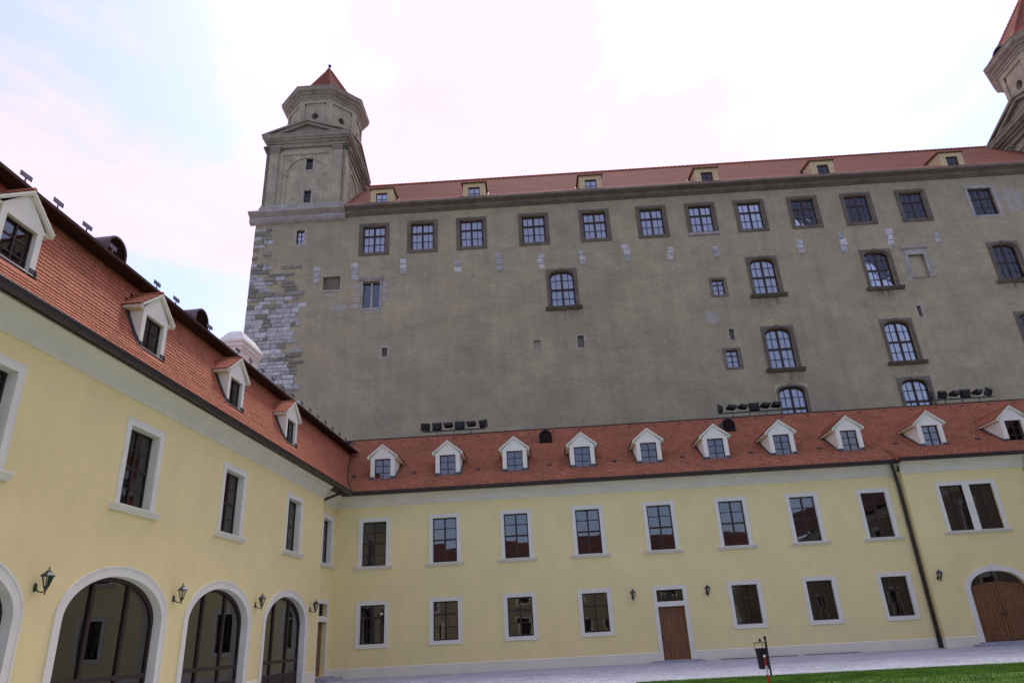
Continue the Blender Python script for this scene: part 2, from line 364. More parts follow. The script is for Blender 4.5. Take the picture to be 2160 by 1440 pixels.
def empty(name, loc=(0,0,0), rz=0):
    o = link(name, None, None, loc, None, (0,0,rz)); o.empty_display_size = .5; return o
def copy_tree(o, parent=None):
    c = o.copy(); COL.objects.link(c); c.parent = parent
    for ch in [x for x in o.children]: copy_tree(ch, c)
    return c

PANE = {}
def pane_mesh(m):
    if m.name not in PANE: PANE[m.name] = MB().box(-.5,.5,-.5,.5,-.5,.5).mesh('pane', m)
    return PANE[m.name]

def window(parent, c, z0, z1, w, y, cols, rows, thick_col=None, thick_row=None, fm=M_WOODF, gm=M_GLASS,
           fw=.07, tw=.085, mw=.042, back=None, back_d=.5, name='window', fd=.06, arch=None):
    """sash frame mesh (the part) with its panes and what stands behind it as sub-parts.
    cols / rows: bar positions as fractions; thick_*: indices of the heavy bars"""
    mb = MB(); x0, x1 = c-w/2, c+w/2
    mb.box(x0, x0+fw, y, y+fd, z0, z1); mb.box(x1-fw, x1, y, y+fd, z0, z1)
    mb.box(x0+fw, x1-fw, y, y+fd, z0, z0+fw); mb.box(x0+fw, x1-fw, y, y+fd, z1-fw, z1)
    bx = []; bz = []
    for i, t in enumerate(cols):
        q = tw if (thick_col is None or i in thick_col) else mw; bx.append((x0+t*w, q))
        dd = -.006 if q == tw else .010
        mb.box(x0+t*w-q/2, x0+t*w+q/2, y+dd, y+fd-.004, z0+fw, z1-fw)
    for i, t in enumerate(rows):
        q = tw if (thick_row and i in thick_row) else mw; bz.append((z0+t*(z1-z0), q))
        dd = -.009 if q == tw else .013
        mb.box(x0+fw, x1-fw, y+dd, y+fd-.008, z0+t*(z1-z0)-q/2, z0+t*(z1-z0)+q/2)
    if arch:
        n = 16; o = dict(c=c, w=w, z1=z1, rise=arch[0], e=arch[1]); px = [c-w/2*math.cos(math.pi*k/n) for k in range(n+1)]
        o2 = dict(c=c, w=w-2*fw, z1=z1-fw, rise=arch[0], e=arch[1]); p2 = [c-(w/2-fw)*math.cos(math.pi*k/n) for k in range(n+1)]
        for k in range(n):
            a, b = (px[k], mb.arch_z(o, px[k])), (px[k+1], mb.arch_z(o, px[k+1])); d, e = (p2[k], mb.arch_z(o2, p2[k])), (p2[k+1], mb.arch_z(o2, p2[k+1]))
            mb.quad((a[0],y-.003,a[1]), (b[0],y-.003,b[1]), (e[0],y-.003,e[1]), (d[0],y-.003,d[1])); mb.quad((d[0],y-.003,d[1]), (e[0],y-.003,e[1]), (e[0],y+.05,e[1]), (d[0],y+.05,d[1]))
    fo = mb.build(name, fm, parent, fix=not arch)
    ex = [x0+fw] + [v for x, q in bx for v in (x-q/2, x+q/2)] + [x1-fw]
    ez = [z0+fw] + [v for z, q in bz for v in (z-q/2, z+q/2)] + [z1-fw]
    pm = pane_mesh(gm)
    for i in range(0, len(ex), 2):
        for j in range(0, len(ez), 2):
            link('pane', pm, fo, ((ex[i]+ex[i+1])/2, y+fd*.6, (ez[j]+ez[j+1])/2), (ex[i+1]-ex[i]+.01, .008, ez[j+1]-ez[j]+.01),
                 (R(random.uniform(-.22,.22)), 0, R(random.uniform(-.22,.22))))
    if back == 'room':
        b = MB(); d = y+fd+back_d; g = .25 if back_d > .4 else .08
        b.quad((x0-g,d,z0-g),(x1+g,d,z0-g),(x1+g,d,z1+g),(x0-g,d,z1+g))
        b.quad((x0-g,y+fd,z0-g),(x0-g,d,z0-g),(x0-g,d,z1+g),(x0-g,y+fd,z1+g)); b.quad((x1+g,y+fd,z0-g),(x1+g,y+fd,z1+g),(x1+g,d,z1+g),(x1+g,d,z0-g))
        b.quad((x0-g,y+fd,z1+g),(x0-g,d,z1+g),(x1+g,d,z1+g),(x1+g,y+fd,z1+g)); b.quad((x0-g,y+fd,z0-g),(x1+g,y+fd,z0-g),(x1+g,d,z0-g),(x0-g,d,z0-g))
        b.build('room', M_DARK, fo, fix=False)
    elif back == 'curtain':
        # two net curtains hanging in folds just behind the sash, a dark gap left between them
        for sx in (-1, 1):
            b = MB(); n = 14; xa = c+sx*.02; xb = c+sx*(w/2+.05); d = y+fd+.05
            pts = [(xa+(xb-xa)*k/n, d+.025*math.sin(k*1.9+c)+.012*math.sin(k*3.7)) for k in range(n+1)]
            vs = [(px, py, z0-.1) for px, py in pts]+[(px, py, z1+.1) for px, py in pts]
            b.add(vs, [(k, k+1, n+2+k, n+1+k) for k in range(n)]); b.build('curtain', M_CURT, fo, smooth=True, fix=False)
        b = MB().box(x0-.1, x1+.1, y+fd+.45, y+fd+.5, z0-.2, z1+.2); b.build('room', M_DARK, fo)
    return fo

def casing(parent, c, z0, z1, w, t, proud=.035, y=0, bottom=True, m=M_TRIM, name='surround', bead=True, rec=.10):
    """flat surround with a raised outer bead"""
    mb = MB(); x0, x1 = c-w/2, c+w/2
    zb = z0-t if bottom else z0
    def fr(x0, x1, zb, zt, xi0, xi1, zbi, zti, ya, yb):
        mb.box(x0, xi0, ya, yb, zb, zt); mb.box(xi1, x1, ya, yb, zb, zt); mb.box(xi0, xi1, ya, yb, zti, zt)
        if bottom: mb.box(xi0, xi1, ya, yb, zb, zbi)
    fr(x0-t, x1+t, zb, z1+t, x0, x1, z0, z1, y-proud, y+.004)
    L_ = .012      # plastered white reveal inside the opening
    mb.box(x0, x0+L_, y+.005, y+rec, z0, z1); mb.box(x1-L_, x1, y+.005, y+rec, z0, z1); mb.box(x0+L_, x1-L_, y+.005, y+rec, z1-L_, z1)
    if bead:
        q = .035; ya = y-proud-.012; yb = y-proud+.002
        fr(x0-t+.003, x1+t-.003, zb+.003, z1+t-.003, x0-t+q, x1+t-q, zb+q, z1+t-q, ya, yb)
    return mb.build(name, m, parent)
def sill(parent, c, z, w, m=M_TRIM, h=.15, d=.14, name='sill', y=0):
    prof = [(y+.002, z), (y-d, z), (y-d, z-.035), (y-d*.86, z-.05), (y-d*.62, z-h*.72), (y-d*.45, z-h*.8), (y-d*.45, z-h), (y+.002, z-h)]
    return MB().prof_x(prof, c-w/2, c+w/2).build(name, m, parent)
def adopt(child, par):
    child.parent = par

# ================================================================== SETTING
D = 38.039
pav = MB().quad((-60,-40,0),(70,-40,0),(70,60,0),(-60,60,0)).build('pavement', M_COB); pav['kind'] = 'structure'
gr = MB()
edge_y = lambda x: 24.12+.05*math.sin(x*1.7)+.035*math.sin(x*4.3+1)+.02*math.sin(x*9.1)
ex_ = [-4.5+k*.15 for k in range(298)]
gr.add([(x, -25, .03) for x in ex_]+[(x, edge_y(x), .03) for x in ex_]+[(x, edge_y(x)+.03, -.01) for x in ex_], [(k, k+1, 299+k, 298+k) for k in range(297)]+[(298+k, 299+k, 597+k, 596+k) for k in range(297)])
lawn = gr.build('lawn', M_SOIL, fix=False); lawn['kind'] = 'structure'
rng = random.Random(3)
bl = MB()
def blades(n, xa, xb, ya, yb, hh):
    for _ in range(n):
        x = rng.uniform(xa, xb); y = min(rng.uniform(ya, yb), edge_y(x)+rng.uniform(-.08, .05)); t = rng.uniform(0, 6.28); h_ = hh*rng.uniform(.6, 1.25); w_ = .010
        dx, dy = math.cos(t)*w_, math.sin(t)*w_; lx, ly = rng.uniform(-.03,.03), rng.uniform(-.03,.03)
        n0 = len(bl.v); bl.v += [(x-dx,y-dy,.028), (x+dx,y+dy,.028), (x+lx,y+ly,.03+h_)]; bl.f.append((n0, n0+1, n0+2))
blades(42000, 2.5, 18, 21.2, 24.14, .07)
blades(9000, 2.5, 19, 24.0, 24.2, .06)
blades(16000, 2, 12, 12, 21.2, .07)
go = bl.build('grass', M_GRASS, fix=False); tag(go, 'short mown green grass covering the lawn along the paving', 'grass', kind='stuff')

# ================================================================== ROOF TILE MAKER
def tile_outline(w, l, n=5):
    """beaver-tail tile, hanging down -v, outline in (u,v): straight top, rounded tail"""
    pts = [(-w/2, l), (w/2, l)]
    for k in range(n):
        t = math.pi*k/(n-1); pts.append((w/2*math.cos(t), -math.sin(t)*w*.30))
    return pts
def tile_add(mb, org, U, V, Nn, w, l, th, lift):
    o = Vector(org); ol = tile_outline(w, l); n = len(ol)
    top = [o + U*a + V*b + Nn*(lift*(1-b/l)+th) for a, b in ol]
    bot = [p - Nn*th for p in top]
    base = len(mb.v); mb.v += [tuple(p) for p in top]+[tuple(p) for p in bot]
    mb.f.append(tuple(base+i for i in range(n)))
    for i in range(1, n): j = (i+1) % n; mb.f.append((base+i, base+n+i, base+n+j, base+j))

# ================================================================== LEFT WING (yellow, arches)
TH = R(2.114); XL = -10.933
lw = empty('yellow_arcade_wing', (XL, D, 0), R(90)-TH)
tag(lw, 'yellow arcaded wing with tall glazed arches and steep red mansard roof, along the left', 'building')
A = lambda yw: (yw-D)/math.cos(TH)           # world y -> distance along the facade
LA0, LA1 = A(-6.0), A(34.85)
wcy = [13.55-5.85, 13.55, 19.40, 25.20, 31.10]     # window and arch axes
W_Z0, W_Z1, W_W = 5.44, 7.69, 1.46
ARCH = [dict(c=A(y), w=4.28, z0=.02, z1=3.59, rise=1.13, depth=.22, nosill=True) for y in wcy]
ops = [dict(c=A(y), w=W_W, z0=W_Z0, z1=W_Z1, depth=.30) for y in wcy] + ARCH
ls = MB().panel(LA0, LA1, 0, 8.60, ops, 0)
ls.quad((LA1,0,0),(LA1,.40,0),(LA1,.40,8.6),(LA1,0,8.6))
lwall = ls.build('wall', M_YEL, lw, fix=False)
# recessed last bay
IN = .40
eops = [dict(c=A(36.72), w=1.30, z0=W_Z0, z1=W_Z1, depth=.28), dict(c=A(36.62), w=1.24, z0=.22, z1=2.68, depth=.28), dict(c=A(36.62), w=1.24, z0=2.94, z1=3.52, depth=.2)]
MB().panel(LA1, A(38.3), 0, 8.6, eops, IN).build('recessed_wall', M_YEL, lw, fix=False)
def upper_window(parent, c, y0=0, w=W_W, rec=.22):
    wd = window(parent, c, W_Z0, W_Z1, w, y0+rec, [.5], [.25, .5, .75], None, [1], back='room')
    adopt(casing(parent, c, W_Z0, W_Z1, w, .215, y=y0, bottom=False, rec=rec), wd)
    adopt(sill(parent, c, W_Z0, w+.80, y=y0, h=.17, d=.17), wd)
    return wd
for y in wcy[1:]: upper_window(lw, A(y))
upper_window(lw, A(36.72), IN, 1.30)
# arches: casing band with outer bead, dark glazed screen
def arch_band(o, t, ya, yb):
    mb = MB(); n = 28; oo = dict(c=o['c'], w=o['w']+2*t, z1=o['z1']+t, rise=o['rise']+t*.9)
    ins = [(o['c']-o['w']/2*math.cos(math.pi*k/n)) for k in range(n+1)]; outs = [(oo['c']-oo['w']/2*math.cos(math.pi*k/n)) for k in range(n+1)]
    I = [(o['c']-o['w']/2, 0.0)]+[(x, mb.arch_z(o, x)) for x in ins]+[(o['c']+o['w']/2, 0.0)]
    O = [(oo['c']-oo['w']/2, 0.0)]+[(x, mb.arch_z(oo, x)) for x in outs]+[(oo['c']+oo['w']/2, 0.0)]
    for k in range(len(I)-1):
        mb.quad((I[k][0],ya,I[k][1]), (O[k][0],ya,O[k][1]), (O[k+1][0],ya,O[k+1][1]), (I[k+1][0],ya,I[k+1][1]))
        mb.quad((O[k][0],ya,O[k][1]), (O[k][0],yb,O[k][1]), (O[k+1][0],yb,O[k+1][1]), (O[k+1][0],ya,O[k+1][1]))
        mb.quad((I[k][0],ya,I[k][1]), (I[k+1][0],ya,I[k+1][1]), (I[k+1][0],yb,I[k+1][1]), (I[k][0],yb,I[k][1]))
    return mb
for o in ARCH:
    if o['c'] < A(10): continue
    wd = window(lw, o['c'], 0.06, 3.60, 4.30, .215, [.315, .675], [.14, .285], [0, 1], [0, 1], gm=M_GLASS_A, fw=.11, tw=.12, fd=.09, name='arched_window', arch=(1.13, 2.0))
    mb = arch_band(o, .27, -.035, .004); adopt(mb.build('surround', M_TRIM, lw, fix=False), wd)
    o2 = dict(c=o['c'], w=o['w']+.46, z1=o['z1']+.23, rise=o['rise']+.21)
    adopt(arch_band(o2, .045, -.052, -.03).build('bead', M_TRIM, lw, fix=False), wd)
    # white reveal lining inside the arch
    lin = MB(); n = 24; oo = dict(c=o['c'], w=o['w']-.012, z1=o['z1']-.006, rise=o['rise'])
    px = [oo['c']-oo['w']/2*math.cos(math.pi*k/n) for k in range(n+1)]
    I = [(px[0], 0.02)]+[(x, lin.arch_z(oo, x)) for x in px]+[(px[-1], 0.02)]
    for k in range(len(I)-1): lin.quad((I[k][0],-.03,I[k][1]), (I[k+1][0],-.03,I[k+1][1]), (I[k+1][0],.215,I[k+1][1]), (I[k][0],.215,I[k][1]))
    adopt(lin.build('reveal', M_TRIM, lw, fix=False), wd)
    kick = MB().box(o['c']-2.1, o['c']+2.1, .235, .265, .06, .52); adopt(kick.build('kick_panel', M_WOODF, lw), wd)
# the hall behind the arches: pale floor, dim back wall
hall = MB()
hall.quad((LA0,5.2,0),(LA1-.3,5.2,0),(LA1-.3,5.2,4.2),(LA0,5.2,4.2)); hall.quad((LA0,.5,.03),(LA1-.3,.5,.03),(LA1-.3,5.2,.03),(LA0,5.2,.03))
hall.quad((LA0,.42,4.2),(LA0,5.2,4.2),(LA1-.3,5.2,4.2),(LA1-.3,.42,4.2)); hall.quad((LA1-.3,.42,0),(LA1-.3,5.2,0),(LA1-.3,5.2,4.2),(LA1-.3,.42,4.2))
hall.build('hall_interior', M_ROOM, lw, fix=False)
# plinth pieces between arches, round the corner
def plinth(parent, x0, x1, y=0, h=.52, t=.04):
    prof = [(y+.002, 0), (y-t, 0), (y-t, h-.03), (y-t+.03, h), (y+.002, h)]
    return MB().prof_x(prof, x0, x1).build('plinth', M_PLINTH, parent)
edge = [LA0]+[v for o in ARCH for v in (o['c']-o['w']/2-.275, o['c']+o['w']/2+.275)]+[LA1+.04]
for i in range(0, len(edge), 2): plinth(lw, edge[i], edge[i+1])
plinth(lw, LA1+.045, A(36.62)-.85, IN); plinth(lw, A(36.62)+.85, A(38.2), IN)
# door of the recessed bay
def plank_door(parent, c, z0, z1, w, y, zt0, zt1):
    mb = MB().box(c-w/2, c+w/2, y+.025, y+.07, z0, z1)
    d = mb.build('door', M_DOOR, parent)
    n = 7
    for k in range(n):
        xa = c-w/2+.012+k*(w-.024)/n; p = MB().box(xa+.004, xa+(w-.024)/n-.004, y+.004, y+.03, z0+.02, z1-.02); p.build('plank', M_DOOR, d)
    MB().tube([(c-w/2+.09,y-.05,1.12), (c-w/2+.2,y-.05,1.12)], .012, 6).box(c-w/2+.07, c-w/2+.11, y-.045, y+.01, 1.02, 1.22).build('handle', M_BLACK, d)
    # transom light with iron grille
    t = window(parent, c, zt0, zt1, w, y+.05, [.5], [], None, None, back='room', name='transom_light')
    g = MB()
    for k in range(1, 7): x = c-w/2+k*w/7; g.box(x-.012, x+.012, y-.01, y+.015, zt0, zt1)
    for k in (.25, .75): z = zt0+k*(zt1-zt0); g.box(c-w/2, c+w/2, y-.02, y+.004, z-.012, z+.012)
    adopt(g.build('grille', M_BLACK, parent), t)
    return d
d = plank_door(lw, A(36.62), .22, 2.68, 1.24, IN+.2, 2.94, 3.52)
def door_case(parent, c, zb, zm0, zm1, zt, w, y, t=.2):
    mb = MB(); a, b = c-w/2, c+w/2; ya, yb = y-.035, y+.004
    mb.box(a-t, a, ya, yb, zb, zt+t); mb.box(b, b+t, ya, yb, zb, zt+t); mb.box(a, b, ya, yb, zt, zt+t); mb.box(a, b, ya+.002, y+.14, zm0, zm1)
    q = .035
    mb.box(a-t+.002, a-t+q, ya-.012, ya+.001, zb, zt+t-.002); mb.box(b+t-q, b+t-.002, ya-.012, ya+.001, zb, zt+t-.002); mb.box(a-t+q, b+t-q, ya-.012, ya+.001, zt+t-q, zt+t-.002)
    return mb.build('surround', M_TRIM, parent)
adopt(door_case(lw, A(36.62), .2, 2.68, 2.94, 3.52, 1.24, IN), d)
adopt(MB().box(A(36.62)-1.0, A(36.62)+1.3, IN-.75, IN+.02, 0, .10).box(A(36.62)-.85, A(36.62)+1.05, IN-.42, IN+.015, .10, .2).build('step', M_STEP, lw), d)

# cornice + gutter
CPROF = lambda y: [(y+.003, 8.43), (y-.03, 8.43), (y-.03, 8.47), (y-.06, 8.485), (y-.06, 8.56), (y-.10, 8.58), (y-.10, 8.66), (y-.14, 8.68), (y-.155, 8.73), (y-.20, 8.80),
                   (y-.30, 8.88), (y-.42, 8.94), (y-.45, 8.955), (y-.45, 9.0), (y+.003, 9.0)]
MB().prof_x(CPROF(0), LA0, LA1+.02).build('cornice', M_CORN, lw)
MB().prof_x(CPROF(IN), LA1+.021, A(38.5)).build('cornice', M_CORN, lw)
def gutter(parent, x0, x1, yc, zc, r=.145):
    mb = MB(); n = 8
    o = [(yc+r*math.cos(t), zc+r*math.sin(t)) for t in [math.pi+math.pi*k/n for k in range(n+1)]]
    i_ = [(yc+(r-.012)*math.cos(t), zc+(r-.012)*math.sin(t)) for t in [2*math.pi-math.pi*k/n for k in range(n+1)]]
    mb.prof_x(o+i_, x0, x1); mb.tube([(x0, yc-r, zc+.005), (x1, yc-r, zc+.005)], .014, 6)
    g = mb.build('gutter', M_GUT, parent)
    x = x0+.35
    bm_ = MB().prof_x([((r+.006)*math.cos(t), (r+.006)*math.sin(t)) for t in [math.pi+math.pi*k/n for k in range(n+1)]], -.014, .014).mesh('gutter_bracket', M_GUT)
    while x < x1:
        link('gutter_bracket', bm_, parent, (x, yc, zc)); x += .9
    return g
GZ = 9.10
gutter(lw, LA0, A(37.42)-.02, -.60, GZ+.035)
MB().box(LA0, A(37.5), -.50, -.08, 9.005, 9.145).build('eaves_shade_strip', M_RIDGE, lw)  # dark strip, paints in the shade under the gutter

# mansard roof: flared steep lower slope. profile in (inward y, z)
MP = [(-.56, 9.17), (-.30, 9.52), (-.02, 9.93), (.25, 10.40), (.48, 10.90), (.68, 11.40), (.86, 11.90), (1.02, 12.42)]
def prof_pt(P, s):
    for (a, b) in zip(P, P[1:]):
        l = math.dist(a, b)
        if s <= l or b == P[-1]:
            t = s/l; dy, dz = (b[0]-a[0])/l, (b[1]-a[1])/l
            return a[0]+dy*s, a[1]+dz*s, dy, dz
        s -= l
def prof_len(P): return sum(math.dist(a, b) for a, b in zip(P, P[1:]))
# back roof height in world coordinates, used to find the valley
SL = .70; BEAVE_Y = D-.6; BEAVE_Z = 9.17
BP = [(-.62, 9.16), (-.2, 9.52), (.35, 9.95), (1.6, 10.78), (3.4, 12.00), (6.0, 13.80)]   # back wing, y relative to D
def back_z(yrel):
    for a, b in zip(BP, BP[1:]):
        if yrel <= b[0]: return a[1]+(b[1]-a[1])*(yrel-a[0])/(b[0]-a[0])
    return BP[-1][1]
def lw_world(a, y): return (XL + a*math.sin(TH) - y*math.cos(TH), D + a*math.cos(TH) + y*math.sin(TH))
def left_y_at(z):    # inward offset of the mansard surface at height z
    for p, q in zip(MP, MP[1:]):
        if z <= q[1]: return p[0]+(q[0]-p[0])*(z-p[1])/(q[1]-p[1])
    return MP[-1][0]+.3*(z-MP[-1][1])
LDY = [7.75, 13.43, 19.03, 24.60, 30.15]            # dormer axes (world y)
LRE = A(41.9)
roof = MB()
for (p, q) in zip(MP, MP[1:]):
    roof.quad((LA0,p[0],p[1]-.02),(LRE,p[0],p[1]-.02),(LRE,q[0],q[1]-.02),(LA0,q[0],q[1]-.02))
lroof = roof.build('roof', M_UNDER, lw, fix=False)
TW, TE, TLEN = .19, .172, .32
tiles = []
sl = prof_len(MP); rows = int(sl/TE)
for i in range(rows+1):
    s0 = min(i*TE+.02, sl-.02); y, z, dy, dz = prof_pt(MP, s0)
    V = Vector((0, dy, dz)); Nn = Vector((0, -dz, dy)); U = Vector((1,0,0))
    k0 = int((LRE-LA0)/TW)
    for k in range(k0):
        a = LA0+(k+.5*(i % 2))*TW
        wx, wy = lw_world(a, y)
        if wy > D-.62 and back_z(wy-D) > z-.02: continue       # beyond the valley
        if any(abs(wy-dy_) < .60 and z > 9.86 and z < 12.05 - max(0, abs(wy-dy_)-.0)*.8 for dy_ in LDY): continue
        tiles.append((wy, (a, y, z), U, V, Nn))
vis = sorted([t for t in tiles if t[0] > 12.2 + max(0, (t[1][2]-9.2))*.55], key=lambda t: t[0])
ids = {id(t) for t in vis[:300]}
tb = MB()
for t in tiles:
    if id(t) in ids: continue
    j = random.uniform(-.006, .006)
    tile_add(tb, (t[1][0]+j, t[1][1], t[1][2]), t[2], t[3], t[4], TW-.006, TLEN-.02, .018, .036+random.uniform(0, .006))
o = tb.build('tile_field', M_TILE, lw, fix=False); o['kind'] = 'stuff'
tm = MB(); tile_add(tm, (0,0,0), Vector((1,0,0)), Vector((0,0,1)), Vector((0,-1,0)), TW-.006, TLEN-.02, .018, .038)
tile_me = tm.mesh('tile', M_TILE, fix=False)
for t in vis[:300]:
    ang = math.atan2(t[3].y, t[3].z)
    link('tile', tile_me, lroof, (t[1][0]+random.uniform(-.006,.006), t[1][1], t[1][2]), None, (-ang, 0, R(random.uniform(-.6,.6))))
# overhanging upper eave: dark boarded soffit, fascia, upper slope
so = MB()
bw = (1.06-.50)/4
for k in range(4):
    ya = .50+k*bw; za = 12.475-(ya-.5)*.03
    so.prof_x([(ya+.006, za), (ya+bw-.006, za-.004), (ya+bw-.006, za+.02), (ya+.006, za+.02)], LA0, LRE)
so.prof_x([(.46, 12.44), (.495, 12.44), (.495, 12.53), (.46, 12.53)], LA0, LRE)
so.build('soffit', M_SOFFIT, lw)
up = MB(); up.quad((LA0,.46,12.535),(LRE,.46,12.535),(LRE,4.6,14.25),(LA0,4.6,14.25)); up.quad((LA0,4.6,14.25),(LRE,4.6,14.25),(LRE,9,12.4),(LA0,9,12.4))
up.quad((LA0,.5,12.53),(LRE,.5,12.53),(LRE,9,12.4),(LA0,9,12.4))
up.build('upper_roof', M_TILE, lw, fix=False)
MB().box(LA0+.01, LA1, 1.25, 9.2, 0.01, 12.3).build('rear_walls', M_YEL, lw)
# snow guards along the upper eave: plate on a stalk
gm_ = MB().box(-.18, .18, -.012, .012, .20, .33).box(-.020, .020, -.010, .010, -.06, .205).mesh('snow_guard', M_GUARD)
yg = 12.6
while yg < 41.2:
    if not any(abs(yg-v) < .55 for v in (18.5, 23.9)):
        link('snow_guard', gm_, lw, (A(yg), .60, 12.55), None, (0, 0, R(random.uniform(-6, 6))))
    yg += 1.175
# barrel vents on the upper roof
def barrel_vent(parent, x, y, z, r, hgt, ln):
    n = 14; arc = [(r*math.cos(t), hgt+r*math.sin(t)) for t in [math.pi*k/n for k in range(n+1)]]
    pts = [(r, -.35)]+arc+[(-r, -.35)]
    inn = [(p*.88, q*.9+.03 if q > 0 else q) for p, q in pts]
    mb = MB()
    for k in range(len(pts)-1):
        a, b = pts[k], pts[k+1]
        mb.quad((x+a[0],y,z+a[1]),(x+a[0],y+ln,z+a[1]),(x+b[0],y+ln,z+b[1]),(x+b[0],y,z+b[1]))
        c, d_ = inn[k], inn[k+1]
        mb.quad((x+a[0],y,z+a[1]),(x+b[0],y,z+b[1]),(x+d_[0],y,z+d_[1]),(x+c[0],y,z+c[1])); mb.quad((x+c[0],y,z+c[1]),(x+d_[0],y,z+d_[1]),(x+d_[0],y+.12,z+d_[1]),(x+c[0],y+.12,z+c[1]))
    mb.add([(x+p,y+.12,z+q) for p, q in inn], [tuple(range(len(inn)))])
    v = mb.build('roof_vent', M_VENT, parent, fix=False)
    zz = -.3
    while zz < hgt+r*.85:
        ww = r*.86 if zz < hgt else .86*math.sqrt(max(0.0, r*r-(zz-hgt)**2))
        MB().prof_x([(y+.01, z+zz), (y+.02, z+zz-.005), (y+.10, z+zz+.05), (y+.09, z+zz+.055)], x-ww, x+ww).build('louvre', M_VENT, v); zz += .085
    return v
barrel_vent(lw, A(18.5), 1.35, 12.95, .50, .50, 2.2)
barrel_vent(lw, A(23.9), 1.35, 12.95, .50, .50, 2.2)
# chimney
ch = MB(); cx0, cx1, cy0, cy1 = A(30.44), A(32.35), 3.0, 3.95
poly = [(cx0,cy0),(cx1,cy0),(cx1,cy1),(cx0,cy1)]
ch.ring([(0, 12.5), (0, 15.05), (.04, 15.07), (.04, 15.2), (.10, 15.24), (.10, 15.42), (.16, 15.46), (.16, 15.58), (-.05, 15.95), (-.16, 16.12)], poly, True)
ch.build('chimney', M_CHIM, lw, fix=False)
# mansard dormers
def gable_dormer(parent, c, yf, zb, ze, zp, wface, weave, run, tilem, ww, wz0, wz1, deep, drop):
    """gabled dormer; face at y=yf, side walls and roof running inward"""
    wall = MB(); h2 = wface/2
    zee = ze - .02
    apex = zp-.10
    def ftop(x): return min(apex, apex-(apex-zee)*abs(x)/h2)
    a0, a1 = -ww/2, ww/2
    P = lambda x, z: (c+x, yf, z)
    wall.quad(P(-h2,zb),P(a0,zb),P(a0,ftop(a0)),P(-h2,ftop(-h2))); wall.quad(P(a1,zb),P(h2,zb),P(h2,ftop(h2)),P(a1,ftop(a1)))
    wall.add([P(a0,wz1),P(a1,wz1),P(a1,ftop(a1)),P(0,apex),P(a0,ftop(a0))], [(0,1,2,3,4)])
    if wz0 > zb+.01: wall.quad(P(a0,zb),P(a1,zb),P(a1,wz0),P(a0,wz0))
    for (x, s) in ((a0, 1), (a1, -1)): wall.quad((c+x,yf,wz0),(c+x,yf+.2,wz0),(c+x,yf+.2,wz1),(c+x,yf,wz1))
    wall.quad((c+a0,yf,wz1),(c+a0,yf+.2,wz1),(c+a1,yf+.2,wz1),(c+a1,yf,wz1)); wall.quad((c+a0,yf,wz0),(c+a1,yf,wz0),(c+a1,yf+.2,wz0),(c+a0,yf+.2,wz0))
    for s in (-1, 1): wall.quad((c+s*h2,yf,zb),(c+s*h2,yf,zee),(c+s*h2,yf+deep,zee),(c+s*h2,yf+deep,zb-drop))
    dm = wall.build('dormer', M_TRIM, parent, fix=False)
    # rake boards
    rk = MB(); e2 = weave/2
    for s in (-1, 1):
        poly = [(c, zp-.005), (c+s*e2, ze-.005), (c+s*e2, ze-.12), (c, zp-.125)]
        rk.prism_y(poly, yf-.08, yf+.02)
        rk.prism_y([(c, zp-.005), (c+s*e2, ze-.005), (c+s*e2, ze-.06), (c, zp-.065)], yf-.105, yf-.078)
        # boarded eave along the side
        rk.box(min(c+s*e2, c+s*(h2-.01)), max(c+s*e2, c+s*(h2-.01)), yf+.021, yf+run*.80, ze-.11, ze-.02)
    adopt(rk.build('rake_board', M_TRIM, parent), dm)
    # roof decks and tiles
    dk = MB(); tl = MB()
    for s in (-1, 1):
        Uv = Vector((c+s*e2, 0, ze)) - Vector((c, 0, zp)); ln = Uv.length; Uv.normalize(); nn = Vector((-Uv.z*s, 0, Uv.x*s)); nn = nn if nn.z > 0 else -nn
        dk.quad((c,yf-.10,zp),(c+s*e2,yf-.10,ze),(c+s*e2,yf+run*.85,ze),(c,yf+run,zp))
        nr = max(3, int(ln/.135)); nc = int(run/.18)+1
        for i in range(nr+1):
            p0 = Vector((c+s*e2, 0, ze)) - Uv*(i*ln/nr-.03)
            for k in range(nc):
                yy = yf-.10+.085+(k+.5*(i % 2))*.178
                lim = run*.85+(run*.15)*i/nr
                if yy > yf+lim: continue
                tile_add(tl, (p0.x, yy, p0.z), Vector((0, -1 if s > 0 else 1, 0)), -Uv, nn, .172, .2 if i < nr else .04, .013, .018)
        if s < 0: pass
    tl.tube([(c,yf-.10,zp+.015),(c,yf+run,zp+.015)], .06, 8)
    adopt(dk.build('deck', M_UNDER, parent, fix=False), dm)
    o_ = tl.build('roof_tiles', tilem, parent, fix=False); adopt(o_, dm); o_['kind'] = 'stuff'
    # dark lead flashing skirt
    fl = MB()
    for s in (-1, 1):
        fl.box(min(c+s*(ww/2+.003), c+s*(h2+.03)), max(c+s*(ww/2+.003), c+s*(h2+.03)), yf-.02, yf+.04, zb-.06, zb+.09)
    fl.prof_x([(yf-.004, zb-.03), (yf-.05, zb-.09), (yf-.05, zb-.10), (yf-.004, zb-.05)], c-h2-.02, c+h2+.02)
    adopt(fl.build('flashing', M_LEAD, parent, fix=False), dm)
    wd = window(parent, c, wz0, wz1, ww, yf+.12, [.5], [1/3, 2/3], [0], None, fw=.045, tw=.045, mw=.038, back='room', back_d=.35)
    return dm, wd
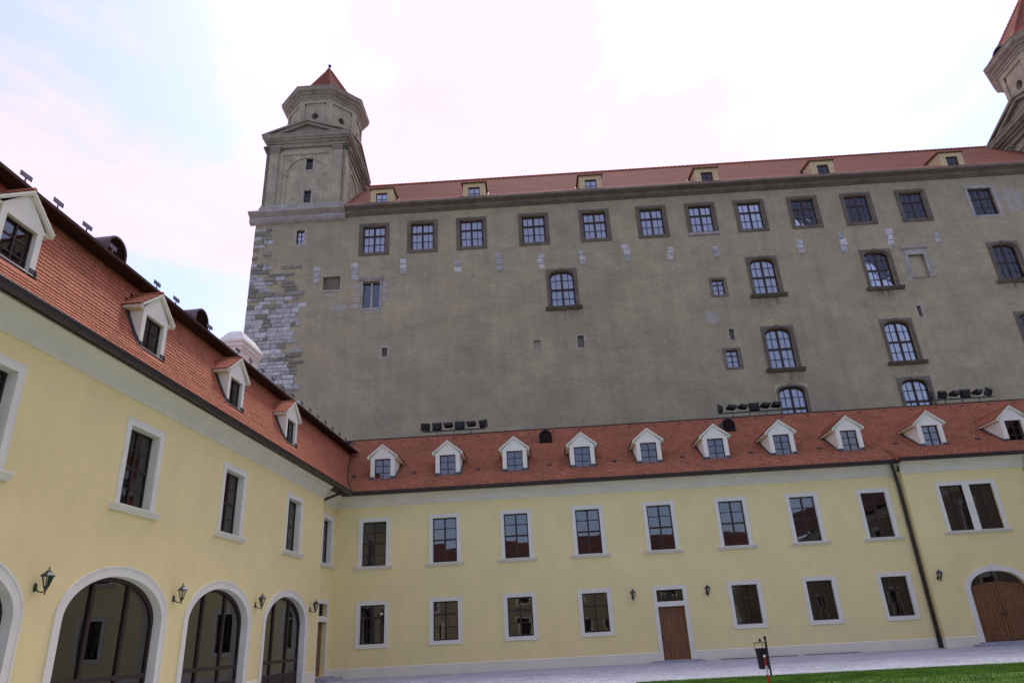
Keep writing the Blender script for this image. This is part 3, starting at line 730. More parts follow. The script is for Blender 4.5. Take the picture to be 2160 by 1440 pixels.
def side_strips(parent, c, h2, P, yf, zb, ztop, m, name='flashing_strip', off=0):
    """lead strip following the roof slope along each cheek of a dormer"""
    res = []
    for s in (-1, 1):
        out = MB()
        pts = [p for p in P if p[1] > zb and p[1] < ztop]
        y_at = lambda z: next((a[0]+(b[0]-a[0])*(z-a[1])/(b[1]-a[1]) for a, b in zip(P, P[1:]) if a[1] <= z <= b[1]), P[-1][0])
        seq = [(y_at(zb), zb)]+pts+[(y_at(ztop), ztop)]
        for a, b in zip(seq, seq[1:]):
            out.quad((c+s*(h2+.004),a[0]-.065,a[1]+.045),(c+s*(h2+.09),a[0]-.065,a[1]+.03),(c+s*(h2+.09),b[0]-.065,b[1]+.03),(c+s*(h2+.004),b[0]-.065,b[1]+.045))
            out.quad((c+s*(h2+.005),a[0]-.11,a[1]+.05),(c+s*(h2+.005),a[0]-.03,a[1]+.03),(c+s*(h2+.005),b[0]-.03,b[1]+.03),(c+s*(h2+.005),b[0]-.11,b[1]+.05))
        res.append(out.build(name, m, parent, fix=False))
    return res
for y in LDY[1:]:
    c = A(y)
    dm, wd = gable_dormer(lw, c, .02, 10.12, 11.34, 12.06, 1.32, 1.78, .98, M_TILE, .96, 9.98, 11.14, .75, -.9)
    for q_ in side_strips(lw, c, .66, MP, .02, 10.02, 11.30, M_LEAD): adopt(q_, dm)
# lightning wire over the mansard
MB().tube([(A(31.0), .10, 10.0), (A(32.6), .05, 9.95), (A(34.2), -.35, 9.42)], .012, 5).build('lightning_wire', M_BLACK, lw)
# downpipe elbow at the corner
MB().tube([(A(36.0)-.2,-.60,9.02),(A(36.0)-.2,-.60,8.86),(LA1+.28,IN-.16,8.36),(LA1+.16,IN-.12,8.1),(LA1+.16,IN-.12,.1)], .07, 10).build('downpipe', M_GUT, lw, smooth=True)

# ================================================================== BACK WING
bk = empty('yellow_back_wing', (0, D, 0))
tag(bk, 'long yellow two-storey wing with red roof and white gabled dormers, across the courtyard end', 'building')
BX0, BX1, BX2 = -11.42, 18.98, 25.2
FY = -.50                                           # projecting right-hand section
wx = [-9.20, -5.39, -1.55, 2.30, 6.12, 9.94, 13.71, 17.455]
UZ0, UZ1, LZ0, LZ1, WW = 5.32, 7.633, 1.538, 3.402, 1.30
DC = 6.125
ops = [dict(c=x, w=WW, z0=UZ0, z1=UZ1, depth=.2) for x in wx]
ops += [dict(c=x, w=WW, z0=LZ0, z1=LZ1, depth=.2) for x in wx if abs(x-6.12) > 1]
ops += [dict(c=DC, w=1.34, z0=.09, z1=2.56, depth=.22), dict(c=DC, w=1.34, z0=2.80, z1=3.36, depth=.2)]
mb = MB().panel(BX0, BX1, 0, 8.6, ops, 0)
mb.build('wall', M_YEL, bk, fix=False)
TW1, TW2, GT = 21.27, 22.80, 22.18
GATE = dict(c=GT, w=2.78, z0=.18, z1=3.38, rise=.95, depth=.35, e=2.2)
ops = [dict(c=TW1, w=1.17, z0=5.38, z1=7.68, depth=.2), dict(c=TW2, w=1.17, z0=5.38, z1=7.68, depth=.2), GATE]
mb = MB().panel(BX1, BX2, 0, 8.6, ops, FY)
mb.quad((BX1,FY,0),(BX1,FY,8.6),(BX1,.001,8.6),(BX1,.001,0)); mb.quad((BX2,FY,0),(BX2,.3,0),(BX2,.3,8.6),(BX2,FY,8.6)); mb.quad((BX2,.3,0),(34,.3,0),(34,.3,8.6),(BX2,.3,8.6))
mb.build('projecting_wall', M_YEL, bk, fix=False)
for i, x in enumerate(wx):
    wd = window(bk, x, UZ0, UZ1, WW, .10, [.5], [.25, .5, .75], None, [1], back='room')
    adopt(casing(bk, x, UZ0, UZ1, WW, .205, bottom=False), wd); adopt(sill(bk, x, UZ0, WW+.74, h=.16, d=.15), wd)
    if abs(x-6.12) > 1:
        wd = window(bk, x, LZ0, LZ1, WW, .10, [.5], [1/3, .66], None, [1], back='room')
        adopt(casing(bk, x, LZ0, LZ1, WW, .20), wd)
        if i == 0:  # white notice behind the glass of the first lower window
            adopt(MB().box(x+.40, x+.53, .118, .122, 2.90, 3.02).build('paper_notice', M_WHITE, bk), wd)
# twin window
for x in (TW1, TW2): wd = window(bk, x, 5.38, 7.68, 1.17, FY+.10, [.5], [.25, .5, .75], None, [1], back='room')
cs = MB(); t = .2; a, b = TW1-.585, TW2+.585
cs.box(a-t, a, FY-.035, FY+.003, 5.38, 7.68+t); cs.box(b, b+t, FY-.035, FY+.003, 5.38, 7.68+t); cs.box(a, b, FY-.035, FY+.003, 7.68, 7.68+t); cs.box(TW1+.585, TW2-.585, FY-.034, FY+.15, 5.38, 7.68)
cs.box(a-t, a-t+.035, FY-.047, FY-.03, 5.38, 7.878); cs.box(b+t-.035, b+t, FY-.047, FY-.03, 5.38, 7.878); cs.box(a-t+.035, b+t-.035, FY-.047, FY-.03, 7.845, 7.878)
adopt(cs.build('surround', M_TRIM, bk), wd); adopt(sill(bk, (a+b)/2, 5.38, b-a+.72, y=FY), wd)
# door
d = plank_door(bk, DC, .09, 2.56, 1.34, .14, 2.80, 3.36)
adopt(door_case(bk, DC, .09, 2.56, 2.80, 3.36, 1.34, 0), d)
adopt(MB().box(DC-1.35, DC+1.3, -.62, .01, 0, .045).box(DC-1.18, DC+1.12, -.36, .012, .045, .09).build('step', M_STEP, bk), d)
# gate: arched surround with keystone, fanlight, two panelled leaves
ab = arch_band({**GATE}, .27, FY-.04, FY+.003)
gfan = MB()
leafz = lambda x: 2.72 + .16*math.cos((x-GT)/1.39*math.pi*.5)**2
gate = None
for s in (-1, 1):
    mbg = MB(); n = 10
    xs = [GT+s*.012+s*(1.36*k/n) for k in range(n+1)]
    poly = [(x, leafz(x)) for x in xs]; poly = [(xs[0], .19)]+poly+[(xs[-1], .19)]
    mbg.prism_y(poly, FY+.18, FY+.24)
    leaf = mbg.build('gate_leaf', M_DOOR, bk)
    # raised rails, planks and panels
    def rail(x0, x1, z0, z1, dy=.03, nm='rail'): MB().box(min(x0,x1), max(x0,x1), FY+.18-dy, FY+.185, z0, z1).build(nm, M_DOOR, leaf)
    i0, i1 = GT+s*.02, GT+s*1.34
    rail(i0, i0+s*.13, .21, 2.60, .028, 'stile'); rail(i1-s*.13, i1, .21, 2.44, .028, 'stile')
    rail(i0+s*.132, i1-s*.132, .21, .36, .03); rail(i0+s*.132, i1-s*.132, .78, .90, .03)
    mbt = MB(); xs2 = [i0+s*.132+s*(1.056*k/8) for k in range(9)]
    mbt.prism_y([(x, leafz(x)-.02) for x in xs2]+[(x, leafz(x)-.17) for x in xs2[::-1]], FY+.15, FY+.185); mbt.build('top_rail', M_DOOR, leaf)
    rail(i0+s*.20, i1-s*.20, .42, .72, .022, 'panel')
    for k in range(6):
        xa = i0+s*.16+s*k*.165; rail(xa, xa+s*.155, .93, leafz(xa)-.2, .016, 'plank')
    MB().box(GT+s*.10-.02, GT+s*.10+.02, FY+.10, FY+.155, 1.32, 1.44).build('handle', M_BLACK, leaf)
    mould = MB(); mould.prism_y([(x, leafz(x)+.0) for x in xs]+[(x, leafz(x)-.07) for x in xs[::-1]], FY+.12, FY+.178); mould.build('cap_moulding', M_DOOR, leaf)
fan = MB()
for a_, b_ in zip([0, .12, .5, .88], [.12, .5, .88, 1]): pass
fan.box(GT-.03, GT+.03, FY+.20, FY+.24, 2.85, 3.4); fo = fan.build('fanlight', M_WOODF, bk)
for s in (-1, 1): link('pane', pane_mesh(M_GLASS), fo, (GT+s*.71, FY+.225, 3.03), (1.36, .008, .72))
MB().box(GT-1.6, GT+1.6, FY+.6, FY+.65, .2, 3.5).build('room', M_DARK, fo)
adopt(ab.build('surround', M_TRIM, bk, fix=False), fo)
ks = MB(); ks.prism_y([(GT-.09, 3.36), (GT+.09, 3.36), (GT+.14, 3.70), (GT-.14, 3.70)], FY-.075, FY+.003); adopt(ks.build('keystone', M_TRIM, bk), fo)
MB().box(GT-2.0, GT+2.4, FY-.55, FY+.02, 0, .10).box(GT-1.66, GT+1.66, FY-.25, FY+.3, .10, .18).build('step', M_STEP, bk)
# plinths
plinth(bk, BX0, DC-.87, 0, .47); plinth(bk, DC+.87, BX1, 0, .47); plinth(bk, BX1-.03, GT-1.66, FY, .47); plinth(bk, GT+1.66, BX2, FY, .47)
plq = MB().box(BX1-.04, BX1-.001, FY+.001, -.041, 0, .44); plq.build('plinth', M_PLINTH, bk)
# dark strip along the foot of the wall
for xa, xb in ((8.2, 11.9), (12.3, 15.0)): MB().box(xa, xb, -.14, -.045, .004, .022).build('foot_strip', M_BLACK, bk)
# cornice, gutter, pipe
MB().prof_x(CPROF(0), BX0-.5, BX1).build('cornice', M_CORN, bk)
MB().prof_x(CPROF(FY), BX1-.05, BX2+.05).build('cornice', M_CORN, bk)
MB().prof_x(CPROF(.3), BX2+.051, 34).build('cornice', M_CORN, bk)
gutter(bk, -10.62, BX1-.20, -.62, GZ+.035); gutter(bk, BX1-.20, 34, -1.02, GZ+.05)
MB().box(-10.9, BX1-.2, -.50, -.08, 9.005, 9.14).box(BX1-.19, 34, -1.0, -.55, 9.005, 9.14).build('eaves_shade_strip', M_RIDGE, bk)  # gutter shade again, put in as a dark strip
dp = MB().tube([(18.52,-.62,9.06),(18.54,-.62,8.92),(18.80,-.17,8.25),(18.84,-.14,8.0),(18.84,-.14,.5)], .085, 12)
dpo = dp.build('downpipe', M_GUT, bk, smooth=True)
MB().tube([(18.84,-.14,.56),(18.84,-.14,.02)], .10, 12).build('shoe', M_BLACK, dpo)
for z in (1.5, 2.6, 3.7, 4.8, 5.9, 7.0): MB().tube([(18.84,-.14,z-.02),(18.84,-.14,z+.02)], .097, 12).build('collar', M_GUT, dpo)

# roof
rb = MB(); RX1 = 34
for p, q in zip(BP, BP[1:]): rb.quad((-13.6,p[0],p[1]-.025),(RX1,p[0],p[1]-.025),(RX1,q[0],q[1]-.025),(-13.6,q[0],q[1]-.025))
rb.quad((-13.6,6.0,13.78),(RX1,6.0,13.78),(RX1,9.4,11.4),(-13.6,9.4,11.4))
# kick-out over the projecting section
vg = MB(); vg.add([(BX1-.2,-1.06,9.10),(BX1-.2,-1.05,9.20),(BX1-.2,.52,10.07),(BX1-.2,.5,9.6),(BX1-.2,-.6,9.1)], [(0,1,2,3,4)]); vg.box(BX1-.26, BX1-.14, .3, .5, 10.0, 10.06); vg.build('verge', M_TILE_B, bk, fix=False)
rb.quad((BX1-.2,-1.04,9.155),(RX1,-1.04,9.155),(RX1,.5,10.02),(BX1-.2,.5,10.02))
broof = rb.build('roof', M_UNDER, bk, fix=False)
BDX = [-8.87, -5.2, -1.44, 2.33, 6.02, 9.72, 13.34, 17.02, 21.44, 25.94]
bt = MB(); slb = prof_len(BP); TWb, TEb = .19, .158
random.seed(11)
for i in range(int(slb/TEb)+1):
    s0 = min(i*TEb+.02, slb-.03); y, z, dy, dz = prof_pt(BP, s0)
    V = Vector((0, dy, dz)); Nn = Vector((0, -dz, dy)); U = Vector((1,0,0))
    for k in range(int((RX1+13.5)/TWb)):
        x = -13.5+(k+.5*(i % 2))*TWb
        # left of the valley the mansard covers it
        ly = left_y_at(z); ax = XL + (D+y-D)*math.tan(TH) - ly
        if x < ax-.15: continue
        if any(abs(x-c*1.0068) < .62 and .42 < y < 3.3-1.9*abs(x-c) for c in BDX): continue
        if x > BX1-.2 and y < .45: continue
        if random.random() < .002: continue
        tile_add(bt, (x+random.uniform(-.005,.005), y, z), U, V, Nn, TWb-.024, .30, .018, .034+random.uniform(0,.010))
KP = [(-1.04, 9.165), (.5, 10.045)]
for i in range(int(prof_len(KP)/TEb)):
    y, z, dy, dz = prof_pt(KP, i*TEb+.02); V = Vector((0, dy, dz)); Nn = Vector((0, -dz, dy)); U = Vector((1,0,0))
    for k in range(int((RX1-BX1+.2)/TWb)): 
        x = BX1-.1+(k+.5*(i % 2))*TWb
        if any(abs(x-c*1.0068) < .62 and y > .42 for c in BDX): continue
        tile_add(bt, (x, y, z), U, V, Nn, TWb-.024, .30, .018, .034+random.uniform(0,.010))
o = bt.build('tile_field', M_TILE_B, bk, fix=False); o['kind'] = 'stuff'
MB().tube([(-13.4,6.0,13.82),(RX1,6.0,13.82)], .07, 8).box(-13.4, RX1, 5.93, 6.07, 13.86, 13.9).build('ridge', M_RIDGE, bk)
for c in BDX:
    dm, wd = gable_dormer(bk, c*1.0068, .35, 10.06, 11.29, 12.00, 1.37, 1.75, 3.05, M_TILE_B, .90, 9.98, 11.16, 2.0, -1.28)
    for q_ in side_strips(bk, c*1.0068, .685, BP, .35, 9.98, 11.22, M_LEAD): adopt(q_, dm)
for c in (.40, 11.65): barrel_vent(bk, c, 3.85, 12.55, .42, .28, 1.5)
# snow hooks: two rows of small dark studs
hk = MB().prof_x([(-.10, .02), (-.08, .10), (-.05, .10), (.06, .07), (.06, .02)], -.07, .07).mesh('snow_hook', M_VENT)
x = -12.0
while x < 31:
    if x > -12.3: link('snow_hook', hk, bk, (x, 5.55, back_z(5.55)), None, None)
    x += 1.62
for x in (-10.67, -7.22, -3.55, .49, 4.15, 7.95, 11.78, 15.58, 19.75, 24.24): link('snow_hook', hk, bk, (x, .85, back_z(.85)), (1.6, 1.3, 1.2))
# valley lead between the two roofs
vl = MB(); pts = []
for k in range(15):
    z = 9.2+(12.45-9.2)*k/14; yy = next(a[0]+(b[0]-a[0])*(z-a[1])/(b[1]-a[1]) for a, b in zip(BP, BP[1:]) if a[1] <= z <= b[1] or b == BP[-1])
    pts.append((XL + yy*math.tan(TH) - left_y_at(z)+.0, yy, z+.02))
for a, b in zip(pts, pts[1:]):
    vl.quad((a[0]-.05,a[1]-.05,a[2]+.04),(a[0]+.10,a[1],a[2]+.045),(b[0]+.10,b[1],b[2]+.045),(b[0]-.05,b[1]-.05,b[2]+.04))
vl.build('valley_lead', M_RIDGE, bk, fix=False)
# walls behind
MB().box(BX0, 34, .9, 9.2, .01, 9.3).build('rear_walls', M_YEL, bk)

# ================================================================== CASTLE
CA = R(.837); CD = 48.0
ct = empty('castle', (0, CD, 0), CA)
tag(ct, 'massive weathered grey-brown castle with corner towers and red roof, towering behind the yellow wings', 'castle')
CU0, CU1, CORN_Z = -22.08, 53.0, 33.85
topw = [-12.25, -8.33, -4.35, .675, 5.60, 10.20, 14.15, 18.10, 22.37, 26.66, 31.03]
cops = [dict(c=u, w=1.86, z0=30.33, z1=32.80, depth=.28) for u in topw]
cops += [dict(c=36.54, w=1.90, z0=30.26, z1=32.78, depth=.32)]
ARW = []
for u in (2.57, 18.15, 26.95, 36.75): ARW.append((u, 24.48, 27.60))
for u in (18.20, 27.0, 36.9): ARW.append((u, 18.44, 21.66))
for u in (18.30, 27.05, 36.95): ARW.append((u, 13.9, 17.06))
ARR, ARE = .52, 2.6
cops += [dict(c=u, w=1.92, z0=a, z1=b, rise=ARR, e=ARE, depth=.34) for u, a, b in ARW]
SM = [(14.50, 24.70, 26.02, .90), (14.58, 18.80, 20.14, .90)]
cops += [dict(c=u, w=w, z0=a, z1=b, depth=.25) for u, a, b, w in SM]
NI = [(-11.18, 21.30, 21.99, .42), (.32, 21.09, 21.87, .50), (3.59, 21.06, 22.02, .48), (14.84, 20.96, 21.82, .36), (29.0, 21.9, 22.79, .30)]
cops += [dict(c=u, w=w, z0=a, z1=b, depth=.22) for u, a, b, w in NI]
cops += [dict(c=-12.35, w=1.36, z0=25.41, z1=27.72, depth=.3), dict(c=-15.52, w=1.36, z0=27.22, z1=28.38, depth=.3), dict(c=-18.30, w=.66, z0=31.52, z1=32.86, depth=.3),
         dict(c=29.95, w=1.22, z0=25.12, z1=27.13, depth=.3)]
mb = MB().panel(CU0, CU1, 0, CORN_Z, cops, 0)
mb.quad((CU0,0,0),(CU0,40,0),(CU0,40,CORN_Z),(CU0,0,CORN_Z)); mb.quad((CU1,0,0),(CU1,0,CORN_Z),(CU1,40,CORN_Z),(CU1,40,0))
cwall = mb.build('wall', M_CAST, ct, fix=False)
def slab(parent, ops_, x0, x1, z0, z1, proud, m, name='surround'):
    return MB().panel(x0, x1, z0, z1, ops_, -proud, proud+.01, outer=proud+.002).build(name, m, parent, fix=False)
for i, u in enumerate(topw):
    wd = window(ct, u, 30.33, 32.80, 1.86, .16, [.25, .5, .75], [.32, .64], [1], [1], fm=M_CWOOD, gm=M_GLASS_C, fw=.12, tw=.15, mw=.045, back='curtain')
    adopt(slab(ct, [dict(c=u, w=1.86, z0=30.33, z1=32.80)], u-1.22, u+1.22, 30.06, 33.05, .06, M_STONE_D), wd)
    if i == 6: adopt(MB().box(u-1.24, u+1.24, -.10, -.061, 30.04, 30.26).build('sill', M_STONE_L, ct), wd)
wd = window(ct, 36.54, 30.26, 32.78, 1.90, .2, [.25, .5, .75], [.32, .64], [1], [1], fm=M_CWOOD, gm=M_GLASS_C, fw=.12, tw=.15, mw=.045, back='curtain')
adopt(slab(ct, [dict(c=36.54, w=1.90, z0=30.26, z1=32.78)], 35.35, 37.75, 30.06, 33.03, .03, M_STONE_L), wd)
for i, (u, a, b) in enumerate(ARW):
    wd = window(ct, u, a, b, 1.92, .20, [.25, .5, .75], [.25, .5, .76], [1], [1], fm=M_CWOOD, gm=M_GLASS_C, fw=.12, tw=.16, mw=.045, back='curtain', arch=(ARR, ARE))
    om = M_STONE_M if i >= 7 else M_STONE_D
    adopt(slab(ct, [dict(c=u, w=1.92+.02, z0=a, z1=b+.01, rise=ARR, e=ARE)], u-1.21, u+1.21, a, b+.20, .05, M_STONE_M if i != 7 else M_NICHE), wd)
    # inner roll moulding
    mm = MB(); n = 20; o_ = dict(c=u, w=1.94, z1=b+.01, rise=ARR, e=ARE); o2 = dict(c=u, w=2.22, z1=b+.15, rise=ARR+.06, e=ARE)
    p1 = [u-.97*math.cos(math.pi*k/n) for k in range(n+1)]; p2 = [u-1.11*math.cos(math.pi*k/n) for k in range(n+1)]
    I = [(p1[0], a)]+[(x, mm.arch_z(o_, x)) for x in p1]+[(p1[-1], a)]; O = [(p2[0], a)]+[(x, mm.arch_z(o2, x)) for x in p2]+[(p2[-1], a)]
    for k in range(len(I)-1):
        mm.quad((I[k][0],-.085,I[k][1]),(O[k][0],-.095,O[k][1]),(O[k+1][0],-.095,O[k+1][1]),(I[k+1][0],-.085,I[k+1][1])); mm.quad((O[k][0],-.095,O[k][1]),(O[k][0],-.04,O[k][1]),(O[k+1][0],-.04,O[k+1][1]),(O[k+1][0],-.095,O[k+1][1]))
        mm.quad((I[k][0],-.085,I[k][1]),(I[k+1][0],-.085,I[k+1][1]),(I[k+1][0],.2,I[k+1][1]),(I[k][0],.2,I[k][1]))
    adopt(mm.build('moulding', om, ct, fix=False), wd)
    adopt(MB().prism_y([(u-.10, b-.02), (u+.10, b-.02), (u+.14, b+.23), (u-.14, b+.23)], -.115, -.05).build('keystone', om, ct), wd)
    adopt(sill(ct, u, a, 2.80, m=M_STONE_D, h=.24, d=.30), wd)
for u, a, b, w in SM:
    wd = window(ct, u, a, b, w, .18, [.5], [.36, .70], [0], [1], fm=M_CWOOD, gm=M_GLASS_C, fw=.06, tw=.06, mw=.03, back='curtain')
    adopt(slab(ct, [dict(c=u, w=w, z0=a, z1=b)], u-w/2-.22, u+w/2+.22, a-.16, b+.18, .04, M_STONE_M), wd)
for k, (u, a, b, w) in enumerate(NI):
    n = MB().box(u-w/2-.02, u+w/2+.02, .20, .24, a-.02, b+.02).build('blocked_slit', M_NICHE if k == 1 else M_STONE_M, ct)
    x0 = u-w/2-(.34 if k == 0 else .14)
    adopt(slab(ct, [dict(c=u, w=w, z0=a, z1=b)], x0, u+w/2+.16, a-.12, b+.12, .012, M_PATCH), n)
# gothic twin light: hood, mullion, pale jambs
wd = window(ct, -12.35, 25.41, 27.72, 1.36, .2, [.5], [], [0], None, fm=M_STONE_L, gm=M_GLASS, fw=.03, tw=.16, fd=.16, back='room', name='gothic_window')
adopt(MB().prof_x([(.0, 27.80), (-.10, 27.80), (-.26, 28.0), (-.26, 28.06), (0, 28.06)], -13.30, -11.48).build('hood_mould', M_STONE_L, ct), wd)
adopt(slab(ct, [dict(c=-12.35, w=1.36, z0=25.41, z1=27.72)], -13.14, -11.54, 25.25, 27.795, .05, M_STONE_L), wd)
jb = random.Random(5)
def rubble(mb, x0, x1, z0, z1, proud):
    """one rough-faced stone: bevelled block with an uneven front"""
    b = .035; j = lambda: jb.uniform(-.018, .018)
    vs = [(x0,0.01,z0),(x1,0.01,z0),(x1,.01,z1),(x0,.01,z1)]
    vs += [(x0+j()*.5,-proud*.4,z0+j()*.5),(x1+j()*.5,-proud*.4,z0+j()*.5),(x1+j()*.5,-proud*.4,z1+j()*.5),(x0+j()*.5,-proud*.4,z1+j()*.5)]
    vs += [(x0+b+j(),-proud,z0+b+j()),(x1-b+j(),-proud,z0+b+j()),(x1-b+j(),-proud*.85,z1-b+j()),(x0+b+j(),-proud*.9,z1-b+j())]
    vs += [((x0+x1)/2+j()*5, -proud-.02, (z0+z1)/2+j()*2)]
    mb.add(vs, [(0,1,5,4),(1,2,6,5),(2,3,7,6),(3,0,4,7),(4,5,9,8),(5,6,10,9),(6,7,11,10),(7,4,8,11),(8,9,12),(9,10,12),(10,11,12),(11,8,12)])
    return mb
def stone(x0, x1, z0, z1, proud=.06, m=M_ASH):
    return rubble(MB(), x0, x1, z0, z1, proud).build('stone', m, cwall, fix=False)
for (x0, x1, z0, z1) in ((-13.75,-13.2,27.0,27.5),(-13.6,-13.2,26.4,26.95),(-13.7,-13.15,25.9,26.35),(-13.95,-13.16,25.35,25.85),(-11.5,-11.0,27.0,27.6),(-11.5,-10.9,26.5,26.95),(-11.5,-11.05,25.9,26.4),(-13.0,-11.6,25.0,25.24)):
    stone(x0, x1, z0, z1, .03, M_PATCH)
def stain_mat():
    m = bpy.data.materials.new('soot_stain'); m.use_nodes = True; nt = m.node_tree; b = nt.nodes['Principled BSDF']
    N = nt.nodes.new; K = nt.links.new
    b.inputs['Base Color'].default_value = (.085, .075, .062, 1); b.inputs['Roughness'].default_value = .95
    uv = N('ShaderNodeTexCoord'); sp_ = N('ShaderNodeSeparateXYZ'); K(uv.outputs['UV'], sp_.inputs[0])
    geo = N('ShaderNodeNewGeometry'); mp = N('ShaderNodeMapping'); mp.inputs['Scale'].default_value = (3.5, 3.5, .8); K(geo.outputs['Position'], mp.inputs['Vector'])
    n = N('ShaderNodeTexNoise'); n.inputs['Scale'].default_value = 1.3; n.inputs['Detail'].default_value = 5; K(mp.outputs['Vector'], n.inputs['Vector'])
    def M(op, a, b_): 
        q = N('ShaderNodeMath'); q.operation = op
        for k_, v in enumerate((a, b_)):
            if isinstance(v, (int, float)): q.inputs[k_].default_value = v
            else: K(v, q.inputs[k_])
        return q.outputs[0]
    ex = M('MULTIPLY', M('MULTIPLY', sp_.outputs[0], M('SUBTRACT', 1, sp_.outputs[0])), 4)
    nz = N('ShaderNodeMapRange'); nz.inputs['From Min'].default_value = .40; nz.inputs['From Max'].default_value = .75; K(n.outputs['Fac'], nz.inputs['Value'])
    a = M('MULTIPLY', M('MULTIPLY', M('POWER', sp_.outputs[1], 1.4), ex), nz.outputs[0]); a = M('MULTIPLY', a, .75)
    K(a, b.inputs['Alpha']); return m
M_STAIN = stain_mat()
for (u, a, b) in ARW[:7]:
    st = MB().quad((u-1.5,-.012,a-1.35),(u+1.5,-.012,a-1.35),(u+1.5,-.012,a-.22),(u-1.5,-.012,a-.22)).build('soot_stain', M_STAIN, cwall, fix=False)
    l_ = st.data.uv_layers.new(name='UVMap')
    for k, q in enumerate(((0,0),(1,0),(1,1),(0,1))): l_.data[k].uv = q
# niche with broken sill
MB().box(-16.22, -14.82, .28, .33, 27.2, 28.4).build('niche_back', M_STONE_M, ct)
stone(-16.25, -14.85, 27.02, 27.20, .05, M_STONE_L); stone(-16.15, -15.25, 26.55, 26.85, .02, M_PATCH)
wd = window(ct, -18.30, 31.52, 32.86, .66, .2, [.5], [.33, .66], [0], None, fm=M_CWOOD, gm=M_GLASS_C, fw=.05, tw=.04, mw=.03, back='curtain')
adopt(slab(ct, [dict(c=-18.3, w=.66, z0=31.52, z1=32.86)], -18.86, -17.78, 31.4, 33.0, .015, M_PATCH), wd)
# blocked renaissance doorway
bd = MB().box(29.3, 30.6, .24, .28, 25.1, 27.15).build('blocked_doorway', M_NICHE, ct)
fr = MB(); fr.panel(29.12, 30.80, 25.12, 27.45, [dict(c=29.95, w=1.22, z0=25.12, z1=27.13, nosill=True)], -.05, .06, outer=.052); fr.panel(28.98, 30.95, 25.2, 27.62, [dict(c=29.95, w=1.66, z0=25.2, z1=27.46, nosill=True)], -.02, .03, outer=.022)
fr.prof_x([(0,27.62),(-.08,27.62),(-.16,27.72),(-.16,27.78),(0,27.78)], 28.95, 31.0); adopt(fr.build('surround', M_STONE_L, ct, fix=False), bd)
for (x0, x1, z0, z1) in ((28.75,29.2,24.85,25.3),(28.85,29.15,26.6,27.1),(30.85,31.2,25.2,25.7),(30.9,31.25,26.0,26.5)): stone(x0, x1, z0, z1, .03, M_PATCH)
# pale stone stubs in a row under the top windows
for (u, zt, zb) in ((-16.7,29.4,27.82),(-13.7,29.49,27.9),(-9.8,29.56,28.17),(-5.53,29.11,28.02),(-2.25,29.6,27.95),(1.08,29.29,27.86),(4.38,29.3,28.02),(7.82,29.66,28.08),(11.28,29.16,27.98),(14.84,28.97,27.99),(21.4,29.07,27.85),(24.7,29.55,27.67),(28.4,29.57,27.99),(32.1,28.99,28.07)):
    n = 3 if zt-zb > 1.2 else 2; hh = (zt-zb)/n
    for k in range(n):
        w = jb.uniform(.42, .60); q = u+jb.uniform(-.09, .09)
        stone(q-w/2, q+w/2, zb+k*hh+.02, zb+(k+1)*hh-.02, .05, M_ASH)
# mottled pale repair on the plaster
for (cx, cz, rx, rz) in ((13.55, 22.9, .62, .75),(-14.9, 25.6, .9, .4),(38.9, 31.6, 1.0, 1.3)):
    n = 22; pts = [(cx+rx*math.cos(2*math.pi*k/n)*jb.uniform(.55,1.1), cz+rz*math.sin(2*math.pi*k/n)*jb.uniform(.55,1.1)) for k in range(n)]
    pm_ = MB(); pm_.add([(cx,-.008,cz)]+[(x,-.004,z) for x, z in pts], [(0, 1+k, 1+(k+1) % n) for k in range(n)]); pm_.build('plaster_patch', M_PATCH, ct, fix=False)
# exposed ashlar at the corner
z = 15.2
while z < 33.4:
    hh = jb.choice((.28, .34, .40, .46))
    if z+hh > 33.45: break
    if z > 29.6: xe = jb.uniform(-21.0, -20.2)
    elif z > 28.6: xe = jb.choice((-20.6, -18.0))
    else: xe = -17.9+jb.uniform(-.6, .55) + max(0, (26-z))*.02
    x = CU0-.03
    while x < xe-.3:
        w = jb.choice((.35, .5, .65, .8, .95, 1.2)); x1 = min(x+w, xe)
        if xe-x1 < .35: x1 = xe
        far = (x+x1)/2 > -20.4
        gap = (z > 27.2 and far and jb.random() < .45) or (z > 29.6 and jb.random() < .22) or jb.random() < (.10 if z > 26 else .03)
        if z > 28.9 and -20.3 < (x+x1)/2 < -19.3: gap = True
        if not gap:
            grey = jb.random() < (.58 if z > 26.3 else .24)
            stone(x+.012, x1-.012, z+.012, z+hh-.012, jb.uniform(.035, .085), M_ASH_G if grey else M_ASH)
        x = x1
    z += hh
# cornice of the main wall: brown stone, the tower part pale
CC = [(.01, 33.85), (-.12, 33.85), (-.16, 33.92), (-.30, 33.97), (-.32, 34.05), (-.36, 34.07), (-.36, 34.20), (-.62, 34.28), (-.78, 34.32), (-.80, 34.36), (-.80, 34.50), (.01, 34.56)]
MB().prof_x(CC, -14.6, CU1+.5).build('cornice', M_STONE_M, ct)
CT = [(.01, 33.55), (-.05, 33.55), (-.30, 33.70), (-.30, 33.78), (-.34, 33.80), (-.34, 34.10), (-.70, 34.30), (-.80, 34.36), (-.80, 34.48), (.01, 34.56)]
MB().prof_x(CT, CU0-.45, -14.62).build('cornice', M_STONE_L, ct)
# joints in the pale tower cornice: separate facing blocks
x = -22.4
while x < -15.2:
    w = jb.uniform(1.0, 1.7); x1 = min(x+w, -14.7); MB().box(x+.02, x1-.02, -.365, -.335, 33.83, 34.09).build('cornice_block', M_ASH if jb.random() < .45 else M_STONE_L, ct); x = x1
